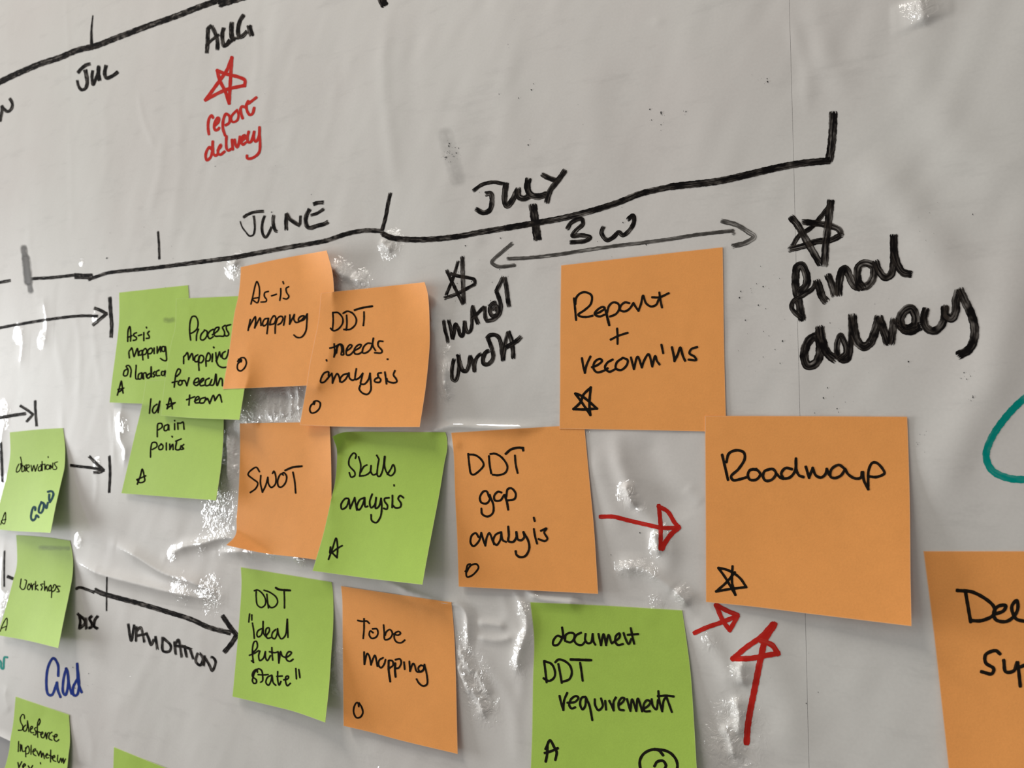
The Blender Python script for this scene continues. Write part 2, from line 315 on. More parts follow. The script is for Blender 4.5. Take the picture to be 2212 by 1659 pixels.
    L.new(mc.outputs[0], p.inputs['Base Color']); p.inputs['Roughness'].default_value = rough; p.inputs['Specular IOR Level'].default_value = spec
    mx = N(nt, 'ShaderNodeMixShader'); L.new(last.outputs[0], mx.inputs[0]); L.new(tr.outputs[0], mx.inputs[1]); L.new(p.outputs[0], mx.inputs[2])
    L.new(mx.outputs[0], out.inputs[0]); return m
FILM = film_material()
ORANGE = paper('orange_paper', (0.96, 0.410, 0.115), (0.75, 0.26, 0.04))
GREEN = paper('green_paper', (0.440, 0.635, 0.105), (0.36, 0.62, 0.05))
INK = {
 'K': ink('black_board_marker', (.006, .005, .005), (.10, .08, .065), 1.0, .58, 1.2, .8, .03),
 'L': ink('dry_black_marker', (.05, .045, .04), (.22, .20, .18), .86, .62, 1.6, .8, .03),
 'N': ink('black_pen', (.012, .010, .008), (.02, .018, .015), .97, .12, 0, 1.0, 0.0),
 'R': ink('red_marker', (.50, .018, .012), (.58, .05, .035), .98, .15, 0, .7, .05),
 'U': ink('blue_marker', (.006, .025, .22), (.02, .07, .32), .97, .3, 0, .8, .03),
 'E': ink('teal_marker', (.0, .26, .22), (.04, .38, .32), .98, .35, 0, .7, .05),
 'D': ink('grey_blue_pen', (.035, .075, .095), (.06, .11, .13), .95, .2, 0, 1.0, 0.0),
 'S': ink('wiped_marker', (.09, .08, .07), (.2, .18, .16), .98, .45, 0, soft=True),
 'W': ink('wiped_grey_haze', (.20, .19, .18), (.3, .29, .28), .16, .12, 0, soft=True),
 'T': ink('grey_smudge', (.12, .14, .05), (.2, .22, .08), .30, .2, 0, soft=True),
}

# ---------------------------------------------------------------- wall and film sheets
def box(name, a, b, m):
    v = [(x, y, z) for x in (a[0], b[0]) for y in (a[1], b[1]) for z in (a[2], b[2])]
    f = [(0, 1, 3, 2), (4, 6, 7, 5), (0, 4, 5, 1), (2, 3, 7, 6), (0, 2, 6, 4), (1, 5, 7, 3)]
    return mesh_obj(name, v, f, m, smooth=False)
wall = tag(box('wall_back', (-2.2, 0.002, 0.0), (2.2, 0.12, 2.75), plain('grey_wall_paint', (.30, .285, .28))), 'grey painted wall behind the white film', kind='structure')

def sheet(x0, x1, label, name, shift):
    xs = np.arange(x0, x1, GS); xs = np.append(xs, x1)
    n = int((300 + 420) / GS); t = np.linspace(0, 1, n)
    X = np.repeat(xs[None], n, 0); bot = 241.6 + (X + 430) * .056 if x0 < 0 else 250 + X * 0
    Y = -415 + (bot + 415) * t[:, None]
    H = film_h(X, Y) + shift
    e = np.clip((Y - bot + 6) / 6, 0, 1); H += .8 * e ** 2
    q = np.stack([X, Y, -H], -1).reshape(-1, 3)
    idx = np.arange(X.size).reshape(X.shape)
    F = np.stack([idx[:-1, :-1], idx[1:, :-1], idx[1:, 1:], idx[:-1, 1:]], -1).reshape(-1, 4)
    C = np.zeros(X.size)
    iu = np.clip(((X - GX[0]) / GS).astype(int), 0, len(GX) - 1); iv = np.clip(((Y - GY[0]) / GS).astype(int), 0, len(GY) - 1)
    C = GC[iv, iu].ravel()
    o = mesh_obj(name, W3(q), F, FILM, cols={'crinkle': C})
    return tag(o, label, 'whiteboard film', 'white film sheets on the wall')
film_a = sheet(-630, SEAM - .05, 'wide glossy white film sheet wrinkled behind the many green and orange notes', 'whiteboard_film', 0)
film_b = sheet(SEAM + .05, 400, 'smoother white film sheet past the vertical seam with the big words final delivery', 'whiteboard_film', .03)

# ---------------------------------------------------------------- sticky notes
def edge(s, n):
    n_t = np.r_[0, np.linspace(.005, .995, n - 2), 1]
    p = catmull(np.array(s.split(), float).reshape(-1, 2), 2.0)
    d = np.r_[0, np.cumsum(np.hypot(*np.diff(p, axis=0).T))]
    t = n_t * d[-1]
    return np.stack([np.interp(t, d, p[:, 0]), np.interp(t, d, p[:, 1])], -1)
NG = 56
NOTE_PX = {}
def note(key, col, label, T, Rr, B, Ll, base, bl, br, ex=(), group=None):
    """edge traces are photo px; base, bl, br = stand-off from the wall in mm at the top, lower corners"""
    t = np.r_[0, np.linspace(.005, .995, NG - 2), 1]
    te, be, le, re = edge(T, NG), edge(B, NG), edge(Ll, NG), edge(Rr, NG)
    u, v = np.meshgrid(t, t)
    P = ((1 - v)[..., None] * te[None] + v[..., None] * be[None] + (1 - u)[..., None] * le[:, None] + u[..., None] * re[:, None]
         - ((1 - u) * (1 - v))[..., None] * te[0] - (u * (1 - v))[..., None] * te[-1] - ((1 - u) * v)[..., None] * be[0] - (u * v)[..., None] * be[-1])
    low = bl + (br - bl) * u ** 1.5
    h = base + .85 * low * np.clip((v - .06) / .94, 0, 1) ** 1.45
    for e in ex:
        if e[0] == 'TR': h += e[1] * np.clip((u - 1 + e[2]) / e[2], 0, 1) ** 2 * np.clip(1 - v / e[3], 0, 1) ** 1.5
        if e[0] == 'R': h += e[1] * np.clip((u - 1 + e[2]) / e[2], 0, 1) ** 2 * np.exp(-((v - e[3]) / e[4]) ** 2)
        if e[0] == 'F':      # folded corner: crease through (u0,v0)-(u1,v1)
            _, amp, u0, v0, u1, v1 = e
            nx, ny = v1 - v0, -(u1 - u0); ln = math.hypot(nx, ny)
            d = ((u - u0) * nx + (v - v0) * ny) / ln
            h += amp * np.clip(d + .012, 0, None)
    h += .10 * value_noise(u * 76 + base * 9, v * 76, 24, 30, len(NOTE_PX) + 20) * (1 + 2 * v)
    for _ in range(3):
        q = unproject(P, h); fl = film_h(q[..., 0], q[..., 1]) + .25
        h = np.maximum(h, fl)
    req = np.zeros_like(h)
    for k, (PP, HH) in NOTE_PX.items():               # lie on the notes already stuck underneath
        lo = PP.reshape(-1, 2); hh = HH.ravel()
        m = (P[..., 0] > lo[:, 0].min()) & (P[..., 0] < lo[:, 0].max()) & (P[..., 1] > lo[:, 1].min()) & (P[..., 1] < lo[:, 1].max())
        if not m.any(): continue
        pp = P[m]; D = ((pp[:, None] - lo[None]) ** 2).sum(-1); j = D.argmin(1)
        near = D[np.arange(len(j)), j] < 40
        req[m] = np.maximum(req[m], np.where(near, hh[j] + .3, 0))
    # rise gently over what lies underneath
    dl = np.clip(req - h, 0, None); need = dl.copy()
    for _ in range(60):
        g = np.pad(dl, 1, mode='edge')
        dl = np.maximum(need, (g[:-2, 1:-1] + g[2:, 1:-1] + g[1:-1, :-2] + g[1:-1, 2:]) / 4)
    h = h + dl
    NOTE_PX[key] = (P, h)
    q = unproject(P, h).reshape(-1, 3)
    idx = np.arange(NG * NG).reshape(NG, NG)
    F = np.stack([idx[:-1, :-1], idx[1:, :-1], idx[1:, 1:], idx[:-1, 1:]], -1).reshape(-1, 4)
    wq = W3(q); c = wq[:NG].mean(0)
    # paper thickness: a back face 0.2 mm nearer the wall and a cut rim with vertices of its own
    back = q.reshape(NG, NG, 3) + [0, 0, .22]
    fr = q.reshape(NG, NG, 3); n2 = NG * NG
    ring = lambda g: np.vstack([g[0], g[1:, -1], g[-1, :-1][::-1], g[1:-1, 0][::-1]])
    ra, rb = ring(fr), ring(back); m_ = len(ra); k = np.arange(m_); k2 = (k + 1) % m_
    rim = np.stack([2 * n2 + k, 2 * n2 + k2, 2 * n2 + m_ + k2, 2 * n2 + m_ + k], -1)
    cg = np.zeros((NG, NG)); cg[:, 0] = 1; cg[0] = .5; cg[-1] = .6; cg[:, -1] = .5; cut = np.r_[cg.ravel(), cg.ravel(), np.ones(2 * m_)]
    V = W3(np.vstack([q, back.reshape(-1, 3), ra, rb]))
    o = mesh_obj('sticky_note', V - c, np.vstack([F, F[:, ::-1] + n2, rim]), ORANGE if col == 'o' else GREEN, cols={'cut': cut})
    o.location = Vector(c)
    tag(o, label, 'sticky note', group or ('orange sticky notes on the film' if col == 'o' else 'green sticky notes on the film'))
    return o
THINGS = {'F': film_a, 'G': film_b}
def add(key, *a, **k): THINGS[key] = note(key, *a, **k)
add('observations', 'g', 'green sticky note reading observations, its lower corner curling out',
    "21 934 80 928 136 924.6", "136 924.6 140 960 140.5 985 139 1010 131.6 1043 120 1094 109 1151", "-18 1142 30 1147 109 1151", "21 934 22 980 16.5 1018 2.5 1075 -18 1142", 1.2, 4, 17)
add('workshops', 'g', 'green sticky note reading workshops, with a smudge near its top',
    "34.8 1155.7 95 1160 150.6 1167.7", "150.6 1167.7 155 1188 157.6 1213 156 1245 148 1289 140 1327 125.6 1400", "-6 1372 60 1384 125.6 1400", "34.8 1155.7 36.7 1188 36 1223 29 1251 19 1289 6.3 1333 -6 1372", 1.2, 4, 14)
add('sales_green', 'g', 'green sticky note with three lines of small writing, cut by the frame',
    "33.6 1504.8 90 1524 148.7 1544", "148.7 1544 150.7 1581 150.7 1607 147.7 1632 145 1659 134 1745", "-12 1718 60 1730 134 1745", "33.6 1504.8 28.5 1561 22.4 1597 19.4 1622 10 1659 -12 1718", 1.2, 4, 10)
add('blank_green', 'g', 'blank top of a green sticky note poking up from the bottom of the frame',
    "246 1614 300 1636 380 1668", "380 1668 382 1800 372 1960", "232 1880 300 1915 372 1960", "246 1614 243 1700 232 1880", 1.2, 3, 8)
add('asis_green', 'g', 'green sticky note whose writing runs under the next green note, with a grey smudge',
    "257.3 632 330 624 406 616", "406 616 408 645 406 720 399 800 388 874", "236.5 869.5 307 872 388 874", "257.3 632 257 695 250 760 242 820 236.5 869.5", 1.2, 3, 4)
add('pain_green', 'g', 'darker green sticky note reading pain points, hanging under the process note',
    "315 822 400 818 487 815", "487 815 485 860 483 907 482 950 477 1010 466.6 1081", "262 1065.5 360 1073 466.6 1081", "315 822 306.5 875 290 945 262 1065.5", 1.4, 3, 9)
add('process_green', 'g', 'green sticky note reading process mapping for each team, tucked under an orange note',
    "380.6 645 460 642 541 638", "541 638 541 700 537 770 527.6 841 517 907", "347 897.6 407 902.5 517 907", "380.6 645 378 708 369 745 356 824 347 897.6", 1.6, 4, 12)
add('asis_orange', 'o', 'orange sticky note reading as-is mapping, its upper corner curling off the film',
    "520 577 600 560 705.3 541", "705.3 541 711 560 717.5 586 721 621 721 700 706 780 684 832", "481 840.6 570 837 684 832", "520 577 519.5 594 515 638 506.6 675.6 494 765 481 840.6", 2.0, 4, 5, ex=(('TR', 7, .35, .5),))
add('swot', 'o', 'orange sticky note with one short word in capitals and a folded lower corner',
    "518 914.7 600 913 712 911.5", "712 911.5 713 938 715 996 716 1068 716 1130 712 1213", "488.6 1177.7 547 1190.7 590 1198 633 1202.6 712 1213", "518 914.7 518.3 981 515 1068 511 1120 508.5 1156 488.6 1177.7", 1.3, 3, 5, ex=(('F', 46, .42, 1.0, 0, .86), ('R', 2, .3, .2, .3)))
add('needs_orange', 'o', 'orange sticky note reading needs analysis, its edge curving away from the film',
    "693.5 633 800 622 917 609.4", "917 609.4 923.5 632 926.4 658 928 701 928 745 924 795 919 840 906.5 922.5", "647.5 918 711.6 921 800 922.5 906.5 922.5", "693.5 633 687.7 694 680.5 730 669 788 662 834 647.5 918", 2.0, 5, 10, ex=(('TR', 5, .3, .5),))
add('skills', 'g', 'green sticky note reading skills analysis with one dark folded upper corner',
    "718 943 730.7 937 744.5 933.5 850 933 962 933.5", "962 933.5 965.3 946 965.9 969 960 1000 949 1066 933 1150 920 1219 912.5 1263", "675 1233 740 1242 807 1251 912.5 1263", "718 943 726.9 967.6 728 980 724 1038 715 1080 698 1155 675 1233", 1.5, 5, 14, ex=(('F', 52, 0, .12, .15, 0),))
add('ideal_green', 'g', 'green sticky note reading ideal future state where the long black arrow ends',
    "520 1225.4 610 1240 716 1257.3", "716 1257.3 718.7 1274 720 1301 719.4 1355 715.5 1410 711 1480 702.4 1560.8", "502 1504.7 587.6 1525 638 1538 702.4 1560.8", "520 1225.4 521.5 1260 516.6 1342 509 1430 502 1504.7", 1.2, 4, 12)
add('tobe_orange', 'o', 'orange sticky note reading to be mapping beside the ideal future note',
    "736.5 1266 850 1283 975 1301", "975 1301 978 1331 981.5 1379 984.5 1453 986.5 1545 988.5 1628.8", "742 1568 801.4 1582 863.8 1599 988.5 1628.8", "736.5 1266 739 1292 740 1372 741 1475 742 1568", 1.2, 3, 4, ex=(('F', 25, .12, 1.0, 0, .93),))
add('gap_orange', 'o', 'orange sticky note reading gap analysis where the short red arrow starts',
    "974.6 935 1100 927 1262 917", "1262 917 1266 960 1275 1056 1283 1140 1292 1283", "990.7 1267.3 1100 1273 1292 1283", "974.6 935 979.5 975 983 1073 987 1154 990.7 1267.3", 1.2, 3, 3)
add('report', 'o', 'orange sticky note reading report with a plus sign and a small star',
    "1211.8 573.4 1380 554 1561.1 534", "1561.1 534 1562.6 638 1563.5 711 1566 830 1569 933", "1208.5 926.3 1380 929 1569 933", "1211.8 573.4 1210 711 1209.5 830 1208.5 926.3", 1.3, .3, .3)
add('document', 'g', 'large green sticky note reading document requirements with a circled mark, cut by the frame',
    "1145.4 1301 1300 1308 1473.6 1318.4", "1473.6 1318.4 1482.6 1380 1491.7 1453 1497 1525 1501 1590 1505 1659 1508 1705", "1145 1690 1320 1697 1508 1705", "1145.4 1301 1153.5 1380 1151 1471 1149 1590 1145 1690", 1.2, 3, 6)
add('roadmap', 'o', 'large orange sticky note reading roadmap with a star below the word',
    "1522.6 898.3 1740 898.8 1959.5 900", "1959.5 900 1961.5 948 1965.3 1083 1967 1255 1968 1297 1969 1352.8", "1524.7 1300.4 1630 1311 1738.6 1324.6 1969 1352.8", "1522.6 898.3 1523.7 1038 1524.3 1150 1524.7 1300.4", 1.9, 1.5, 7)
add('delivery', 'o', 'orange sticky note cut by the frame beyond the roadmap note',
    "1994.7 1190.8 2240 1190.8 2490 1191", "2490 1191 2498 1450 2510 1720", "2053 1695 2280 1706 2510 1720", "1994.7 1190.8 2016.4 1362 2036 1539 2053 1695", 1.2, 2, 6)

# ---------------------------------------------------------------- writing: real strokes of ink on film and paper
def place_on(key, px, off):
    if key in 'FG': return on_film(px, off + .03)
    P, H = NOTE_PX[key]; lo = P.reshape(-1, 2); hh = H.ravel()
    D = ((px[:, None] - lo[None]) ** 2).sum(-1); j = np.argpartition(D, 5, 1)[:, :5]
    dd = np.take_along_axis(D, j, 1) + .5; wt = 1 / dd
    h = (hh[j] * wt).sum(1) / wt.sum(1)
    return unproject(px, h + off)
def inside(key, px):
    P, _ = NOTE_PX[key]
    ring = np.vstack([P[0], P[:, -1], P[-1][::-1], P[::-1, 0]])
    x, y = px[:, 0], px[:, 1]; c = np.zeros(len(px), bool); j = len(ring) - 1
    for i in range(len(ring)):
        a, b = ring[i], ring[j]; j = i
        if a[1] == b[1]: continue
        k = ((a[1] > y) != (b[1] > y)) & (x < (b[0] - a[0]) * (y - a[1]) / (b[1] - a[1]) + a[0]); c ^= k
    return c
def strokes_mesh(key, items, ink_key):
    Vs, Fs, A = [], [], {'along': [], 'across': [], 'tip': [], 'seed': []}
    nv = 0; K = 5 if ink_key in 'KLST' else 4
    for si, (P, w0, w1) in enumerate(items):
        px = catmull(P, 2.4 if len(P) > 2 else 3.5)
        if len(px) < 2: continue
        keep = np.r_[True, np.hypot(*np.diff(px, axis=0).T) > .05]; px = px[keep]
        d = np.r_[0, np.cumsum(np.hypot(*np.diff(px, axis=0).T))]; n = len(px)
        tan = np.gradient(px, axis=0); tan /= np.maximum(np.hypot(*tan.T), 1e-6)[:, None]
        nor = np.stack([-tan[:, 1], tan[:, 0]], -1)
        hw = (w0 + (w1 - w0) * d / max(d[-1], 1e-6)) / 2
        jit = 1 + .05 * np.sin(d * .35 + si * 2.1) + .03 * np.sin(d * .9 + si); hw = hw * jit
        # round caps: extend by the half width and narrow like a circle
        cap = np.array([.0, .35, .7, .92]) if ink_key not in 'KL' else np.array([.55, .75, .9])
        def caps(p, t, h, sgn):
            s = np.sqrt(1 - (1 - np.arange(1, len(cap) + 1) / (len(cap) + 1)) ** 2)
            dist = h * (1 - np.arange(len(cap)) / len(cap)) * (1 if ink_key not in 'KL' else .55)
            return p + sgn * t * dist[:, None], h * (s if ink_key not in 'KL' else np.maximum(s, .6))
        a, ha = caps(px[0], tan[0], hw[0], -1); b, hb = caps(px[-1], tan[-1], hw[-1], 1)
        px = np.vstack([a, px, b[::-1]]); hw = np.r_[ha, hw, hb[::-1]]
        nor = np.vstack([np.repeat(nor[:1], len(a), 0), nor, np.repeat(nor[-1:], len(b), 0)])
        d = np.r_[0, np.cumsum(np.hypot(*np.diff(px, axis=0).T))]
        g = np.linspace(-1, 1, K)
        pts = px[:, None] + nor[:, None] * (hw[:, None] * g[None])[..., None]
        flat = pts.reshape(-1, 2)
        q = place_on(key, flat, .06 + .005 * (si % 14))
        sc_mm = np.linalg.norm(q[K:] - q[:-K], axis=1).sum() / K / max(d[-1], 1e-6) if len(q) > K else .25
        n = len(px); idx = np.arange(n * K).reshape(n, K) + nv
        F = np.stack([idx[:-1, :-1], idx[1:, :-1], idx[1:, 1:], idx[:-1, 1:]], -1).reshape(-1, 4)
        if key not in 'FG':
            ins = inside(key, flat)
            F = F[ins[F - nv].all(1)]
        Vs.append(W3(q)); Fs.append(F); nv += n * K
        dm = d * sc_mm
        A['along'].append(np.repeat(dm, K)); A['across'].append(np.tile(g * .5 + .5, n))
        A['tip'].append(np.repeat(np.minimum(dm, dm[-1] - dm), K)); A['seed'].append(np.full(n * K, si * 7.3 + len(key) * 1.7 + nv * .013))
    return np.vstack(Vs), np.vstack(Fs), {k: np.concatenate(v) for k, v in A.items()}
def parse(trace):
    parts = []
    for line in trace.strip().splitlines():
        f = line.split('|'); key, name, ik, crop, wd, st = f[:6]; label = f[6] if len(f) > 6 else ''
        x0, y0, cw = map(float, crop.split()); s = cw / 2212
        items = []
        for s1 in st.split(';'):
            w0 = w1 = float(wd); s1 = s1.strip()
            if s1.startswith('@'):
                h, s1 = s1[1:].split(' ', 1); h = h.split(':'); w0 = float(h[0]); w1 = float(h[-1])
            segs = [np.array(t.split(), float).reshape(-1, 2) for t in s1.split('/')]
            prev = None
            for sg in segs:
                if prev is not None: sg = np.vstack([prev, sg])
                prev = sg[-1:]
                if len(sg) == 1: continue
                items.append((sg * s + [x0, y0], w0 * s, w1 * s))
        if name == '+': parts[-1][3].extend(items)
        else: parts.append([key, name, ik, items, label])
    return parts
